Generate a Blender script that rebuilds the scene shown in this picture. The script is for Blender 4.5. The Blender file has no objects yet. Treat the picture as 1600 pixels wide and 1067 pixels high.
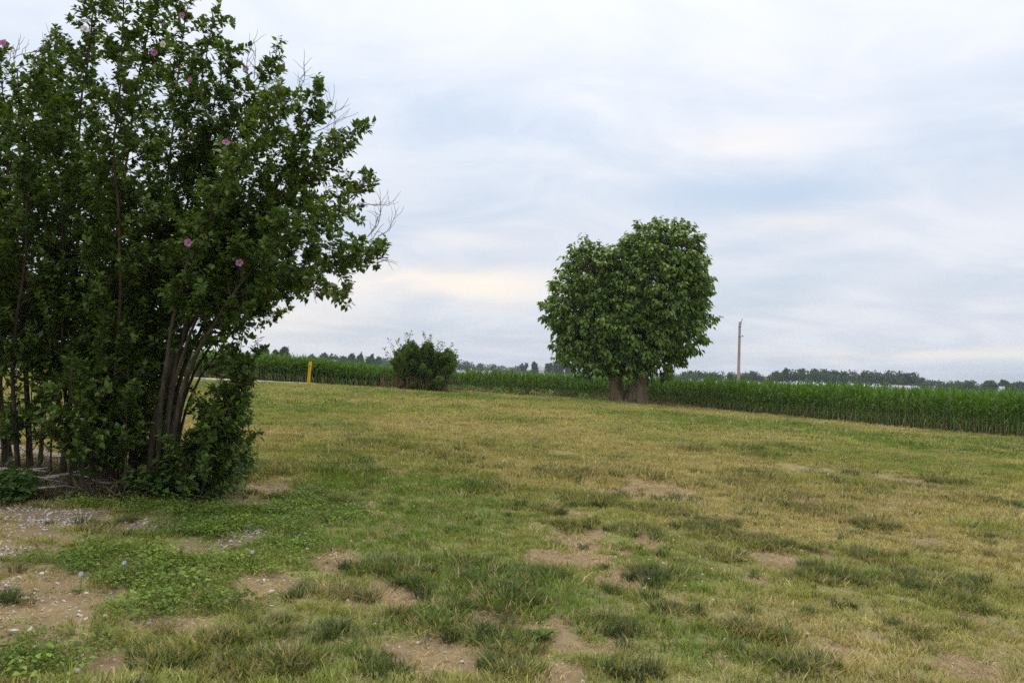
import bpy, math
import numpy as np
from mathutils import Vector, Euler, Matrix

rng = np.random.default_rng(7)
R = math.radians
scn = bpy.context.scene
C = scn.collection

# ------------------------------------------------------------------ camera
F = 1280.0                       # focal length in pixels of the 1600 px wide photograph
EYE = 1.6
CAM_ROT = Euler((R(90.0 + 2.3), R(-1.2), 0.0), 'XYZ')
cam_d = bpy.data.cameras.new('camera'); cam_d.sensor_width = 36.0; cam_d.lens = F / 1600 * 36
cam_d.clip_start = 0.1; cam_d.clip_end = 9000
cam = bpy.data.objects.new('camera', cam_d); C.objects.link(cam)
cam.location = (0, 0, EYE); cam.rotation_euler = CAM_ROT
scn.camera = cam

# ------------------------------------------------------------------ sky
SUN_EL, SUN_AZ = 70.0, 15.0       # azimuth clockwise from +Y
world = bpy.data.worlds.new('World'); scn.world = world; world.use_nodes = True
wt = world.node_tree; wt.nodes.clear()

def N(t, kind, **kw):
    n = t.nodes.new(kind)
    for k, v in kw.items():
        setattr(n, k, v)
    return n

def math_node(t, op, a, b=None, c=None, clamp=False):
    n = t.nodes.new('ShaderNodeMath'); n.operation = op; n.use_clamp = clamp
    for i, v in enumerate((a, b, c)):
        if v is None: continue
        if isinstance(v, (int, float)): n.inputs[i].default_value = v
        else: t.links.new(v, n.inputs[i])
    return n.outputs[0]

def mixc(t, fac, a, b, blend='MIX'):
    n = t.nodes.new('ShaderNodeMix'); n.data_type = 'RGBA'; n.blend_type = blend; n.clamp_factor = True
    for s, v in ((n.inputs[0], fac), (n.inputs[6], a), (n.inputs[7], b)):
        if isinstance(v, (int, float)): s.default_value = v
        elif isinstance(v, tuple): s.default_value = (*v[:3], 1)
        else: t.links.new(v, s)
    return n.outputs[2]

def noise(t, vec, scale, detail=4, rough=0.55, dist=0.0):
    n = t.nodes.new('ShaderNodeTexNoise'); n.inputs['Scale'].default_value = scale
    n.inputs['Detail'].default_value = detail; n.inputs['Roughness'].default_value = rough
    n.inputs['Distortion'].default_value = dist
    if vec is not None: t.links.new(vec, n.inputs['Vector'])
    return n.outputs['Fac']

def ramp(t, fac, lo, hi):
    n = t.nodes.new('ShaderNodeMapRange'); n.interpolation_type = 'SMOOTHSTEP'
    n.inputs['From Min'].default_value = lo; n.inputs['From Max'].default_value = hi
    t.links.new(fac, n.inputs['Value'])
    return n.outputs['Result']

def build_sky():
    t = wt
    out = N(t, 'ShaderNodeOutputWorld'); bg = N(t, 'ShaderNodeBackground')
    bg.inputs['Strength'].default_value = 0.1
    t.links.new(bg.outputs[0], out.inputs[0])
    sky = N(t, 'ShaderNodeTexSky', sky_type='NISHITA', sun_disc=False)
    sky.sun_elevation = R(SUN_EL); sky.sun_rotation = R(SUN_AZ); sky.dust_density = 2.0
    sky.ozone_density = 1.0
    tc = N(t, 'ShaderNodeTexCoord')
    sep = N(t, 'ShaderNodeSeparateXYZ'); t.links.new(tc.outputs['Generated'], sep.inputs[0])
    x, y, z = sep.outputs
    zz = math_node(t, 'ADD', math_node(t, 'MAXIMUM', z, 0.0), 0.22)
    comb = N(t, 'ShaderNodeCombineXYZ')
    t.links.new(math_node(t, 'DIVIDE', x, zz), comb.inputs[0]); t.links.new(math_node(t, 'DIVIDE', y, zz), comb.inputs[1])
    n1 = noise(t, comb.outputs[0], 0.95, 4, 0.5, 0.4)
    mp = N(t, 'ShaderNodeMapping'); mp.inputs['Scale'].default_value = (0.8, 1.15, 1); mp.inputs['Location'].default_value = (3.1, 1.7, 0)
    t.links.new(comb.outputs[0], mp.inputs[0])
    n2 = noise(t, mp.outputs[0], 2.4, 9, 0.58, 0.6)
    nz = math_node(t, 'ADD', math_node(t, 'MULTIPLY', n1, 0.65), math_node(t, 'MULTIPLY', n2, 0.35))
    # direction as azimuth / elevation, ruffled by noise, for the broad cloud masses in view
    az = math_node(t, 'ARCTAN2', x, y); el = math_node(t, 'ARCSINE', z)
    az = math_node(t, 'ADD', az, math_node(t, 'MULTIPLY', math_node(t, 'SUBTRACT', n2, 0.5), 0.22))
    el = math_node(t, 'ADD', el, math_node(t, 'MULTIPLY', math_node(t, 'SUBTRACT', n1, 0.5), 0.07))
    def blob(px, py, sx, sy, amp):
        a = math_node(t, 'DIVIDE', math_node(t, 'SUBTRACT', az, math.atan((px - 800) / F)), sx)
        e = math_node(t, 'DIVIDE', math_node(t, 'SUBTRACT', el, math.atan((585 + (px - 800) * 0.021 - py) / F)), sy)
        q = math_node(t, 'ADD', math_node(t, 'MULTIPLY', a, a), math_node(t, 'MULTIPLY', e, e))
        return math_node(t, 'MULTIPLY', math_node(t, 'EXPONENT', math_node(t, 'MULTIPLY', q, -1.0)), amp)
    def total(items):
        s = blob(*items[0])
        for it in items[1:]: s = math_node(t, 'ADD', s, blob(*it))
        return s
    thin = total([(800, 190, .22, .055, .75), (540, 200, .12, .09, .35), (1200, 325, .13, .024, .8), (1500, 440, .2, .04, .4),
                  (700, 520, .2, .025, .3), (1350, 520, .2, .02, .3), (760, 300, .1, .02, .3), (1380, 320, .05, .02, .25)])
    thick = total([(1180, 235, .16, .03, .6), (1150, 110, .4, .07, .5), (1000, 370, .2, .02, .3), (1560, 350, .1, .03, .4), (640, 60, .2, .05, .3)])
    cover = math_node(t, 'ADD', math_node(t, 'SUBTRACT', nz, math_node(t, 'MULTIPLY', thin, 0.24)), math_node(t, 'MULTIPLY', thick, 0.16))
    cov = ramp(t, cover, 0.20, 0.58)
    warm = total([(735, 442, .13, .02, 1.1), (1225, 358, .07, .013, .6), (470, 500, .12, .03, .5), (1500, 556, .16, .010, .55), (1180, 238, .08, .02, .35), (720, 378, .06, .008, .3)])
    shade = ramp(t, math_node(t, 'ADD', n2, math_node(t, 'MULTIPLY', n1, 0.6)), 0.55, 1.15)
    cloud = mixc(t, shade, (6.65, 7.05, 7.9), (7.75, 7.95, 8.5))
    cloud = mixc(t, math_node(t, 'MULTIPLY', warm, 1.0, clamp=True), cloud, (9.6, 8.8, 7.9))
    # a veil of thin high cloud whitens even the gaps
    gap = mixc(t, 0.72, sky.outputs[0], (5.5, 6.6, 7.95))
    col = mixc(t, cov, gap, cloud)
    # an overcast sky grows brighter towards the zenith
    lum = math_node(t, 'ADD', math_node(t, 'MULTIPLY', math_node(t, 'MAXIMUM', z, 0.0), 0.58), 0.79)
    vm = N(t, 'ShaderNodeVectorMath', operation='SCALE'); t.links.new(col, vm.inputs[0]); t.links.new(lum, vm.inputs['Scale'])
    t.links.new(vm.outputs[0], bg.inputs['Color'])
build_sky()

# ------------------------------------------------------------------ sun
sd = bpy.data.lights.new('sun', 'SUN'); sd.energy = 1.5; sd.angle = R(30); sd.color = (1.0, 0.89, 0.74)
sun = bpy.data.objects.new('sun', sd); C.objects.link(sun)
_sv = Vector((math.sin(R(SUN_AZ)) * math.cos(R(SUN_EL)), math.cos(R(SUN_AZ)) * math.cos(R(SUN_EL)), math.sin(R(SUN_EL))))
sun.rotation_euler = _sv.to_track_quat('Z', 'Y').to_euler(); sun.location = _sv * 100

# ------------------------------------------------------------------ exposure, render
scn.view_settings.view_transform = 'Standard'; scn.view_settings.look = 'None'
scn.view_settings.exposure = 0.36; scn.view_settings.gamma = 1.0; scn.view_settings.use_curve_mapping = False
scn.render.engine = 'CYCLES'
scn.cycles.use_denoising = False
scn.cycles.max_bounces = 5; scn.cycles.diffuse_bounces = 3; scn.cycles.transmission_bounces = 3; scn.cycles.glossy_bounces = 1
scn.cycles.volume_bounces = 0; scn.cycles.transparent_max_bounces = 8

# ------------------------------------------------------------------ helpers
def hash2(ix, iy, s):
    h = (ix.astype(np.int64) * 374761393 + iy.astype(np.int64) * 668265263 + s * 974634777) & 0xffffffff
    h = ((h ^ (h >> 13)) * 1274126177) & 0xffffffff
    h = (h ^ (h >> 16)) & 0xffffffff
    return h / 4294967295.0

def vnoise(x, y, s=0):
    x = np.asarray(x, float); y = np.asarray(y, float)
    ix = np.floor(x); iy = np.floor(y); fx = x - ix; fy = y - iy
    fx = fx * fx * (3 - 2 * fx); fy = fy * fy * (3 - 2 * fy)
    a = hash2(ix, iy, s); b = hash2(ix + 1, iy, s); c = hash2(ix, iy + 1, s); d = hash2(ix + 1, iy + 1, s)
    return (a * (1 - fx) + b * fx) * (1 - fy) + (c * (1 - fx) + d * fx) * fy

def fbm(x, y, s=0, o=4, g=0.5):
    v = 0.0; a = 1.0; tot = 0.0
    for k in range(o):
        v = v + a * vnoise(np.asarray(x) * 2 ** k, np.asarray(y) * 2 ** k, s + k * 17); tot += a; a *= g
    return v / tot

def sstep(v, a, b):
    t = np.clip((np.asarray(v, float) - a) / (b - a), 0, 1)
    return t * t * (3 - 2 * t)

CM = CAM_ROT.to_matrix()
def ray(px, py):
    return CM @ Vector(((px - 800) / F, -(py - 533.5) / F, -1.0))
def at(px, py, d):                       # the point seen at a pixel at world depth y = d
    v = ray(px, py)
    return Vector((0, 0, EYE)) + v * (d / v.y)

# terrain: low lawn knoll, slightly higher to the left, falling off to the corn on the right
_ctl = np.array([(0, 0, 0), (0, 5, 0), (-3, 5, .05), (3, 5, -.03), (-4.0, 9, .2), (-10.9, 44, .74), (6.8, 47, .2), (19.4, 31, -.36), (15, 38, -.37),
                 (10.8, 49.6, -.34), (6.3, 54, -.09), (-5, 44, .64), (-4.9, 63, .25), (-14.1, 57, .58), (-10.6, 68, -.40), (-15.6, 50, .73), (-24, 50, 1.0), (4, 20, 0.0), (10, 20, -.15)])
_A = np.stack([np.ones(len(_ctl)), _ctl[:, 0], _ctl[:, 1], _ctl[:, 0] ** 2, _ctl[:, 0] * _ctl[:, 1], _ctl[:, 1] ** 2], 1)
_co = np.linalg.lstsq(_A * np.array([[3]] * 2 + [[1]] * (len(_ctl) - 2)), _ctl[:, 2] * np.array([3] * 2 + [1] * (len(_ctl) - 2)), rcond=None)[0]
_res = np.hstack([_ctl[5:17, :2], (_ctl[5:17, 2] - _A[5:17] @ _co)[:, None]])
def terrain(x, y):
    x = np.asarray(x, float); y = np.asarray(y, float)
    cx = np.clip(x, -24, 24); cy = np.clip(y, -2, 70)
    lawn = _co[0] + _co[1] * cx + _co[2] * cy + _co[3] * cx ** 2 + _co[4] * cx * cy + _co[5] * cy ** 2
    sw = 0.35; sv = 0.0
    for (rx_, ry_, rv_) in _res:
        q = np.exp(-((x - rx_) ** 2 + (y - ry_) ** 2) / 50.0); sw = sw + q; sv = sv + q * rv_
    lawn = lawn + sv / sw
    far = 0.2 - 0.016 * np.clip(x, -500, 420) + 1.2 * (fbm(x / 160., y / 160., 5, 2) - .5)
    w = sstep(np.hypot(x, y), 70, 240)
    return lawn * (1 - w) + far * w
def relief(x, y):                        # small lumps of the lawn
    k = 1 - sstep(np.hypot(x, y), 40, 90)
    return ((fbm(np.asarray(x) * 1.7, np.asarray(y) * 1.7, 91, 3) - .5) * 0.09 + (fbm(np.asarray(x) * .35, np.asarray(y) * .35, 33, 2) - .5) * .10) * k
def gz(x, y):
    return terrain(x, y) + relief(x, y)
def ground_at(px, py):
    v = ray(px, py); s = 3.0
    for _ in range(40):
        p = Vector((0, 0, EYE)) + v * s
        h = p.z - float(gz(p.x, p.y))
        if abs(h) < 2e-4: break
        s = max(0.5, s + h * 0.85 / max(0.02, -v.z))
    return Vector((0, 0, EYE)) + v * s

def tri_mesh(name, v, f, smooth=False):
    v = np.asarray(v, np.float32).reshape(-1, 3); f = np.asarray(f, np.int32).reshape(-1, 3)
    me = bpy.data.meshes.new(name)
    me.vertices.add(len(v)); me.vertices.foreach_set('co', v.ravel())
    me.loops.add(f.size); me.loops.foreach_set('vertex_index', f.ravel())
    me.polygons.add(len(f)); me.polygons.foreach_set('loop_start', np.arange(0, f.size, 3, dtype=np.int32))
    me.polygons.foreach_set('loop_total', np.full(len(f), 3, np.int32))
    if smooth: me.polygons.foreach_set('use_smooth', np.ones(len(f), bool))
    me.update(calc_edges=True)
    return me

class MB:
    def __init__(s): s.v = []; s.f = []; s.n = 0
    def add(s, v, f):
        v = np.asarray(v, float).reshape(-1, 3)
        s.v.append(v); s.f.append(np.asarray(f, int).reshape(-1, 3) + s.n); s.n += len(v)
    def quad(s, v):
        s.add(v, [(0, 1, 2), (0, 2, 3)])
    def box(s, c, e, rz=0.0):
        c = np.array(c, float); e = np.array(e, float) / 2
        p = np.array([(i, j, k) for i in (-1, 1) for j in (-1, 1) for k in (-1, 1)], float) * e
        m = np.array(((math.cos(rz), -math.sin(rz), 0), (math.sin(rz), math.cos(rz), 0), (0, 0, 1)))
        s.add(p @ m.T + c, [(0, 1, 3), (0, 3, 2), (4, 6, 7), (4, 7, 5), (0, 4, 5), (0, 5, 1), (2, 3, 7), (2, 7, 6), (0, 2, 6), (0, 6, 4), (1, 5, 7), (1, 7, 3)])
    def tube(s, pts, rad, n=6, cap=True, wob=0.0, flute=0.0):
        pts = np.asarray(pts, float); k = len(pts); rad = np.broadcast_to(np.asarray(rad, float), (k,))
        tan = np.gradient(pts, axis=0); tan /= np.linalg.norm(tan, axis=1, keepdims=True) + 1e-9
        ref = np.array((0.31, 0.87, 0.12)) if abs(tan[0, 1]) < .8 else np.array((1.0, .1, .1))
        a = np.cross(tan, ref); a /= np.linalg.norm(a, axis=1, keepdims=True) + 1e-9
        b = np.cross(tan, a)
        th = np.arange(n) * 2 * math.pi / n
        ring = a[:, None, :] * np.cos(th)[None, :, None] + b[:, None, :] * np.sin(th)[None, :, None]
        rr = rad[:, None] * (1 + wob * (rng.random((k, n)) - .5)) if wob else np.repeat(rad[:, None], n, 1)
        if flute: rr = rr * (1 + flute * (np.cos(3 * th + .7) + .6 * np.cos(5 * th + 2.0) + .3 * np.cos(8 * th))[None, :] * np.linspace(1.6, .5, k)[:, None])
        v = (pts[:, None, :] + ring * rr[:, :, None]).reshape(-1, 3)
        f = []
        for i in range(k - 1):
            for j in range(n):
                q = i * n + j; q2 = i * n + (j + 1) % n
                f += [(q, q2, q2 + n), (q, q2 + n, q + n)]
        if cap:
            v = np.vstack([v, pts[-1] + tan[-1] * rad[-1] * .4]); c = len(v) - 1
            f += [((k - 1) * n + j, (k - 1) * n + (j + 1) % n, c) for j in range(n)]
        s.add(v, f)
    def mesh(s, name, smooth=False):
        return tri_mesh(name, np.concatenate(s.v), np.concatenate(s.f), smooth)

def link(name, me, m=None, parent=None):
    o = bpy.data.objects.new(name, me); C.objects.link(o)
    if m is not None and len(me.materials) == 0: me.materials.append(m)
    if parent is not None: o.parent = parent
    return o
def empty(name, loc=(0, 0, 0)):
    o = bpy.data.objects.new(name, None); C.objects.link(o); o.location = loc; o.empty_display_size = .2
    return o
def tag(o, label=None, cat=None, group=None, kind=None):
    if label: o['label'] = label
    if cat: o['category'] = cat
    if group: o['group'] = group
    if kind: o['kind'] = kind
    return o

def unit(a):
    return a / (np.linalg.norm(a, axis=-1, keepdims=True) + 1e-9)

LEAF_LOBED = (np.array([(0, 0, 0), (.36, .42, .06), (.58, .30, .04), (1, 0, -.14), (.58, -.30, .04), (.36, -.42, .06), (.42, 0, -.05)]),
              np.array([(0, 1, 6), (1, 2, 6), (2, 3, 6), (3, 4, 6), (4, 5, 6), (5, 0, 6)]))
LEAF_OVATE = (np.array([(0, 0, 0), (.38, .5, .10), (1, 0, -.16), (.38, -.5, .10), (.42, 0, -.02)]),
              np.array([(0, 1, 4), (1, 2, 4), (2, 3, 4), (3, 0, 4)]))
LEAF_QUAD = (np.array([(0, 0, 0), (.45, .5, .08), (1, 0, -.1), (.45, -.5, .08)]), np.array([(0, 1, 2), (0, 2, 3)]))

def leaves(pos, axis, up, ln, wd, shape=LEAF_OVATE):
    """one bent leaf per position: axis = base to tip, up = the side its upper face turns to"""
    pos = np.asarray(pos, float); axis = unit(np.asarray(axis, float)); n = len(pos)
    side = unit(np.cross(axis, np.asarray(up, float))); nor = np.cross(side, axis)
    T, FQ = shape
    v = (pos[:, None, :] + axis[:, None, :] * (T[None, :, 0:1] * np.reshape(ln, (-1, 1, 1)))
         + side[:, None, :] * (T[None, :, 1:2] * np.reshape(wd, (-1, 1, 1)))
         + nor[:, None, :] * (T[None, :, 2:3] * np.reshape(ln, (-1, 1, 1))))
    f = FQ[None] + (np.arange(n) * len(T))[:, None, None]
    return v.reshape(-1, 3), f.reshape(-1, 3)

# ------------------------------------------------------------------ materials
def new_mat(name):
    m = bpy.data.materials.new(name); m.use_nodes = True; m.node_tree.nodes.clear()
    return m, m.node_tree
def surf(t, col, rough=0.8, spec=0.2, bump=None, bs=0.3, bd=0.02):
    o = N(t, 'ShaderNodeOutputMaterial'); p = N(t, 'ShaderNodeBsdfPrincipled')
    p.inputs['Roughness'].default_value = rough; p.inputs['Specular IOR Level'].default_value = spec
    if isinstance(col, tuple): p.inputs['Base Color'].default_value = (*col, 1)
    else: t.links.new(col, p.inputs['Base Color'])
    if bump is not None:
        b = N(t, 'ShaderNodeBump'); b.inputs['Strength'].default_value = bs; b.inputs['Distance'].default_value = bd
        t.links.new(bump, b.inputs['Height']); t.links.new(b.outputs[0], p.inputs['Normal'])
    t.links.new(p.outputs[0], o.inputs['Surface'])
    return p, o
def leaf_mat(name, c1, c2, trans=0.3, spec=0.35, rough=0.45, c3=None, p3=0.06, tint=False):
    m, t = new_mat(name)
    g = N(t, 'ShaderNodeNewGeometry'); r = g.outputs['Random Per Island']
    col = mixc(t, r, c1, c2)
    if c3: col = mixc(t, math_node(t, 'GREATER_THAN', math_node(t, 'FRACT', math_node(t, 'MULTIPLY', r, 37.7)), 1 - p3), col, c3)
    if tint:
        a = N(t, 'ShaderNodeAttribute', attribute_type='INSTANCER', attribute_name='tint')
        col = mixc(t, 1.0, col, a.outputs['Color'], 'MULTIPLY')
    o = N(t, 'ShaderNodeOutputMaterial'); p = N(t, 'ShaderNodeBsdfPrincipled'); tr = N(t, 'ShaderNodeBsdfTranslucent'); mx = N(t, 'ShaderNodeMixShader')
    p.inputs['Roughness'].default_value = rough; p.inputs['Specular IOR Level'].default_value = spec
    t.links.new(col, p.inputs['Base Color'])
    t.links.new(mixc(t, 1.0, col, (1.15, 1.2, .6), 'MULTIPLY'), tr.inputs['Color'])
    mx.inputs[0].default_value = trans
    t.links.new(p.outputs[0], mx.inputs[1]); t.links.new(tr.outputs[0], mx.inputs[2]); t.links.new(mx.outputs[0], o.inputs['Surface'])
    return m
def noisy_mat(name, c1, c2, scale, rough=.85, spec=.2, stretch=(1, 1, 1), bs=.4, bd=.02, detail=5):
    m, t = new_mat(name)
    tc = N(t, 'ShaderNodeTexCoord'); mp = N(t, 'ShaderNodeMapping'); mp.inputs['Scale'].default_value = stretch
    t.links.new(tc.outputs['Object'], mp.inputs[0])
    n = noise(t, mp.outputs[0], scale, detail, .6)
    surf(t, mixc(t, ramp(t, n, .3, .7), c1, c2), rough, spec, n, bs, bd)
    return m

M = {}
M['shrub_leaf'] = leaf_mat('shrub_leaf', (.050, .095, .018), (.135, .205, .036), .30, .25, .45, (.22, .26, .045), .05)
M['tree_leaf'] = leaf_mat('tree_leaf', (.085, .155, .027), (.240, .330, .070), .25, .28, .45)
M['bush_leaf'] = leaf_mat('bush_leaf', (.062, .105, .020), (.140, .195, .040), .28, .15, .6)
M['far_leaf'] = leaf_mat('far_leaf', (.035, .060, .020), (.070, .100, .030), .15, .1, .8)
M['corn_leaf'] = leaf_mat('corn_leaf', (.074, .160, .016), (.148, .258, .034), .28, .2, .45, (.32, .29, .14), .05)
M['corn_stalk'] = noisy_mat('corn_stalk', (.12, .155, .05), (.25, .235, .12), 14, .6, .3)
M['bark'] = noisy_mat('bark', (.045, .035, .024), (.105, .084, .060), 22, .95, .05, (1, 1, .25), .8, .02)
M['tree_bark'] = noisy_mat('tree_bark', (.100, .072, .045), (.270, .200, .132), 5, .95, .05, (1, 1, .14), .9, .10)
M['dead_wood'] = noisy_mat('dead_wood', (.30, .26, .21), (.50, .46, .40), 20, .9, .05, (.3, 1, 1), .5, .01)
M['twig_dead'] = noisy_mat('twig_dead', (.17, .13, .11), (.27, .22, .19), 30, .9, .05)
M['pole_wood'] = noisy_mat('pole_wood', (.30, .25, .215), (.46, .40, .36), 4, .9, .05, (3, 3, .2), .4, .02)
M['pole_metal'] = noisy_mat('pole_metal', (.06, .06, .065), (.10, .10, .11), 20, .5, .5)
M['yellow'] = noisy_mat('yellow', (.74, .43, .010), (.84, .52, .02), 6, .55, .3, bs=.1)
M['petal'] = leaf_mat('petal', (.42, .14, .36), (.56, .26, .50), .35, .1, .7)
M['petal_white'] = leaf_mat('petal_white', (.72, .68, .70), (.80, .78, .74), .35, .1, .7)
M['eye'] = noisy_mat('eye', (.30, .02, .08), (.40, .05, .12), 30)
M['chicory'] = leaf_mat('chicory', (.42, .45, .62), (.55, .57, .72), .3, .1, .7)
M['clover'] = leaf_mat('clover', (.70, .66, .58), (.82, .80, .74), .3, .1, .8)
M['stone'] = noisy_mat('stone', (.42, .38, .33), (.66, .62, .57), 18, .9, .15, bs=.5)
M['stone_white'] = noisy_mat('stone_white', (.70, .68, .65), (.84, .82, .80), 25, .8, .2, bs=.3, bd=.005)
M['lane_gravel'] = noisy_mat('lane_gravel', (.36, .33, .28), (.52, .49, .44), 20, .95, .1, bs=.5, bd=.03)
M['gravel'] = noisy_mat('gravel', (.17, .14, .105), (.36, .31, .25), 34, .95, .1, bs=.8, bd=.03)
M['white_paint'] = noisy_mat('white_paint', (.56, .56, .55), (.66, .66, .65), 2, .6, .3, bs=.05)
M['metal_roof'] = noisy_mat('metal_roof', (.33, .34, .35), (.42, .43, .44), 1, .6, .3, (6, .3, 1), .1)
M['dark_door'] = noisy_mat('dark_door', (.07, .06, .055), (.11, .10, .09), 3, .7, .2)
M['red_brush'] = leaf_mat('red_brush', (.20, .10, .065), (.33, .19, .12), .15, .1, .8)

def blade_mat(name, c1, c2, trans=.25):
    return leaf_mat(name, c1, c2, trans, .15, .65, tint=True)
M['blade'] = blade_mat('blade', (.62, .64, .62), (1.42, 1.38, 1.36))
M['weed'] = leaf_mat('weed', (.72, .75, .72), (1.2, 1.25, 1.1), .3, .25, .55, tint=True)
M['pebble'] = leaf_mat('pebble', (.14, .105, .07), (.35, .29, .215), 0.0, .06, .95, (.52, .47, .40), .06)

def ground_material():
    m, t = new_mat('lawn_ground')
    a = N(t, 'ShaderNodeAttribute', attribute_type='GEOMETRY', attribute_name='cover')
    s = N(t, 'ShaderNodeSeparateColor'); t.links.new(a.outputs['Color'], s.inputs[0])
    dirt, grav, green = s.outputs
    a2 = N(t, 'ShaderNodeAttribute', attribute_type='GEOMETRY', attribute_name='grass_tint')
    tc = N(t, 'ShaderNodeTexCoord'); P = tc.outputs['Object']
    big = noise(t, P, .9, 4); mid = noise(t, P, 6, 5, .65); fine = noise(t, P, 70, 4, .7)
    thatch = mixc(t, fine, mixc(t, mid, (.15, .12, .065), (.25, .20, .115)), (.30, .25, .145))
    turf = mixc(t, 1.0, a2.outputs['Color'], mixc(t, fine, (.55, .55, .55), (1.05, 1.05, 1.05)), 'MULTIPLY')
    base = mixc(t, .5, thatch, turf)
    soil = mixc(t, mid, (.215, .158, .085), (.315, .245, .145))
    soil = mixc(t, ramp(t, fine, .35, .75), soil, (.36, .285, .165))
    soil = mixc(t, ramp(t, big, .38, .6), soil, (.270, .195, .118))
    vor = N(t, 'ShaderNodeTexVoronoi'); vor.inputs['Scale'].default_value = 38; t.links.new(P, vor.inputs['Vector'])
    gcol = mixc(t, fine, mixc(t, vor.outputs['Distance'], (.35, .28, .20), (.16, .115, .075)), (.27, .19, .12))
    dmask = ramp(t, math_node(t, 'ADD', dirt, math_node(t, 'MULTIPLY', math_node(t, 'SUBTRACT', mid, .5), .8)), .35, .65)
    gmask = ramp(t, math_node(t, 'ADD', grav, math_node(t, 'MULTIPLY', math_node(t, 'SUBTRACT', mid, .5), .7)), .35, .65)
    col = mixc(t, gmask, mixc(t, dmask, base, soil), gcol)
    h = math_node(t, 'ADD', fine, math_node(t, 'MULTIPLY', mid, 1.5))
    surf(t, col, .95, .05, h, .6, .03)
    return m
M['ground'] = ground_material()

# ------------------------------------------------------------------ lawn map (what grows where), from patches on the ground
def patch(px, py, rx, ry, w=1.0):
    c = ground_at(px, py); a = ground_at(px, py - ry); b = ground_at(px, py + ry)
    return (c.x, c.y, max(.05, rx * c.y / F), max(.05, abs(a.y - b.y) / 2), w)
DIRT = [patch(*p) for p in [
    (1030, 762, 50, 14, 1.), (990, 772, 45, 10, .8), (1255, 783, 26, 9), (1215, 872, 42, 16), (1012, 850, 22, 10), (775, 975, 30, 18), (690, 1022, 80, 34),
    (640, 940, 28, 12), (745, 935, 14, 26), (880, 1050, 36, 22), (525, 875, 34, 16), (425, 908, 62, 16), (385, 935, 40, 14), (400, 772, 52, 18), (320, 858, 42, 13),
    (40, 925, 130, 40), (60, 960, 90, 40), (150, 930, 50, 24), (265, 972, 70, 14, .8), (10, 1000, 40, 22), (1585, 791, 28, 5), (1425, 752, 55, 6, .8), (1440, 843, 32, 6, .9), (560, 788, 30, 6),
    (930, 830, 30, 7, .7), (1290, 870, 20, 8, .8), (60, 858, 60, 12, .8), (1180, 905, 20, 8, .7), (870, 968, 20, 8, .7), (560, 940, 30, 9, .8), (620, 1010, 40, 14, .8), (130, 760, 150, 26, .9), (60, 740, 120, 20, .8), (1300, 740, 120, 6, .6), (1520, 965, 30, 8, .6), (1130, 1035, 30, 9, .6), (1370, 1000, 30, 9, .6), (960, 1000, 22, 7, .6), (470, 1000, 40, 9, .6)]]
GRAV = [patch(*p) for p in [(95, 812, 66, 17, .85), (222, 822, 50, 10, .8), (20, 862, 26, 11), (380, 838, 34, 16), (5, 915, 26, 16, .6), (20, 800, 40, 10, .8)]]
GREEN = [patch(*p) for p in [(610, 770, 160, 44, 1.2), (480, 790, 130, 50, 1.1), (710, 795, 100, 34, 1.), (470, 720, 100, 30, .7), (1400, 690, 200, 12, .7), (1100, 660, 120, 9, .5), (1050, 880, 100, 30, .55), (1500, 730, 120, 14, .4), (430, 650, 60, 14, .5), (600, 830, 80, 18, .7), (1130, 1010, 130, 30, .5), (1490, 1030, 60, 20, .5), (520, 640, 110, 8, .6), (750, 645, 130, 7, .4)]]
WEED = [patch(*p) for p in [(290, 885, 160, 38), (430, 800, 110, 40), (120, 876, 100, 16), (340, 790, 150, 26, .9), (235, 952, 90, 22, .9), (60, 1020, 110, 34), (330, 930, 110, 26), (20, 775, 40, 14, .9), (110, 925, 26, 10, .9), (430, 845, 70, 26, .9), (300, 760, 90, 24, .9), (210, 790, 110, 12, .8)]]
TUFT = [patch(*p) for p in [(800, 935, 40, 20), (790, 1035, 44, 24), (632, 972, 24, 12), (985, 830, 30, 8), (890, 822, 34, 7), (1160, 738, 26, 4), (1190, 749, 30, 4), (1140, 757, 36, 5), (1342, 742, 22, 4), (1472, 753, 44, 4), (1545, 783, 46, 4),
    (1278, 887, 26, 8), (1268, 902, 34, 8), (1005, 908, 28, 9), (865, 905, 34, 10), (722, 880, 22, 8), (592, 890, 34, 10), (630, 916, 24, 12), (1030, 895, 40, 9), (400, 1040, 70, 20), (250, 1040, 60, 20), (520, 990, 40, 16), (610, 1040, 40, 20), (700, 975, 30, 16), (800, 1000, 40, 16), (430, 985, 40, 14), (340, 1000, 40, 14),
    (1190, 850, 40, 10), (1100, 830, 44, 9), (1130, 870, 40, 10), (1050, 800, 30, 5), (950, 790, 30, 4), (1350, 870, 30, 7), (1180, 990, 50, 14), (1060, 960, 44, 14), (950, 985, 50, 14), (1420, 985, 30, 9), (1090, 705, 30, 3), (1160, 700, 26, 3), (1190, 712, 34, 3), (560, 560 + 330, 20, 6), (470, 930, 30, 12), (540, 925, 40, 12), (870, 745, 22, 3), (940, 742, 30, 4), (1020, 745, 30, 3), (1440, 762, 30, 4), (1230, 700, 30, 3), (1360, 820, 40, 6), (1250, 800, 50, 5), (1330, 905, 26, 7), (1000, 1050, 60, 16), (1250, 1040, 60, 14), (430, 740, 24, 7)]]
def pmask(x, y, P, s, rag=.9):
    n = (fbm(x * 3.6, y * 3.6, s, 4, .7) - .5) * rag * 1.7
    v = np.zeros(len(x))
    for (cx, cy, rx, ry, w) in P:
        d = np.hypot((x - cx) / rx, (y - cy) / ry)
        near = d < 2.2
        if near.any():
            v[near] = np.maximum(v[near], w * (1 - sstep(d[near] + n[near], .65, 1.35)))
    return v
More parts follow.
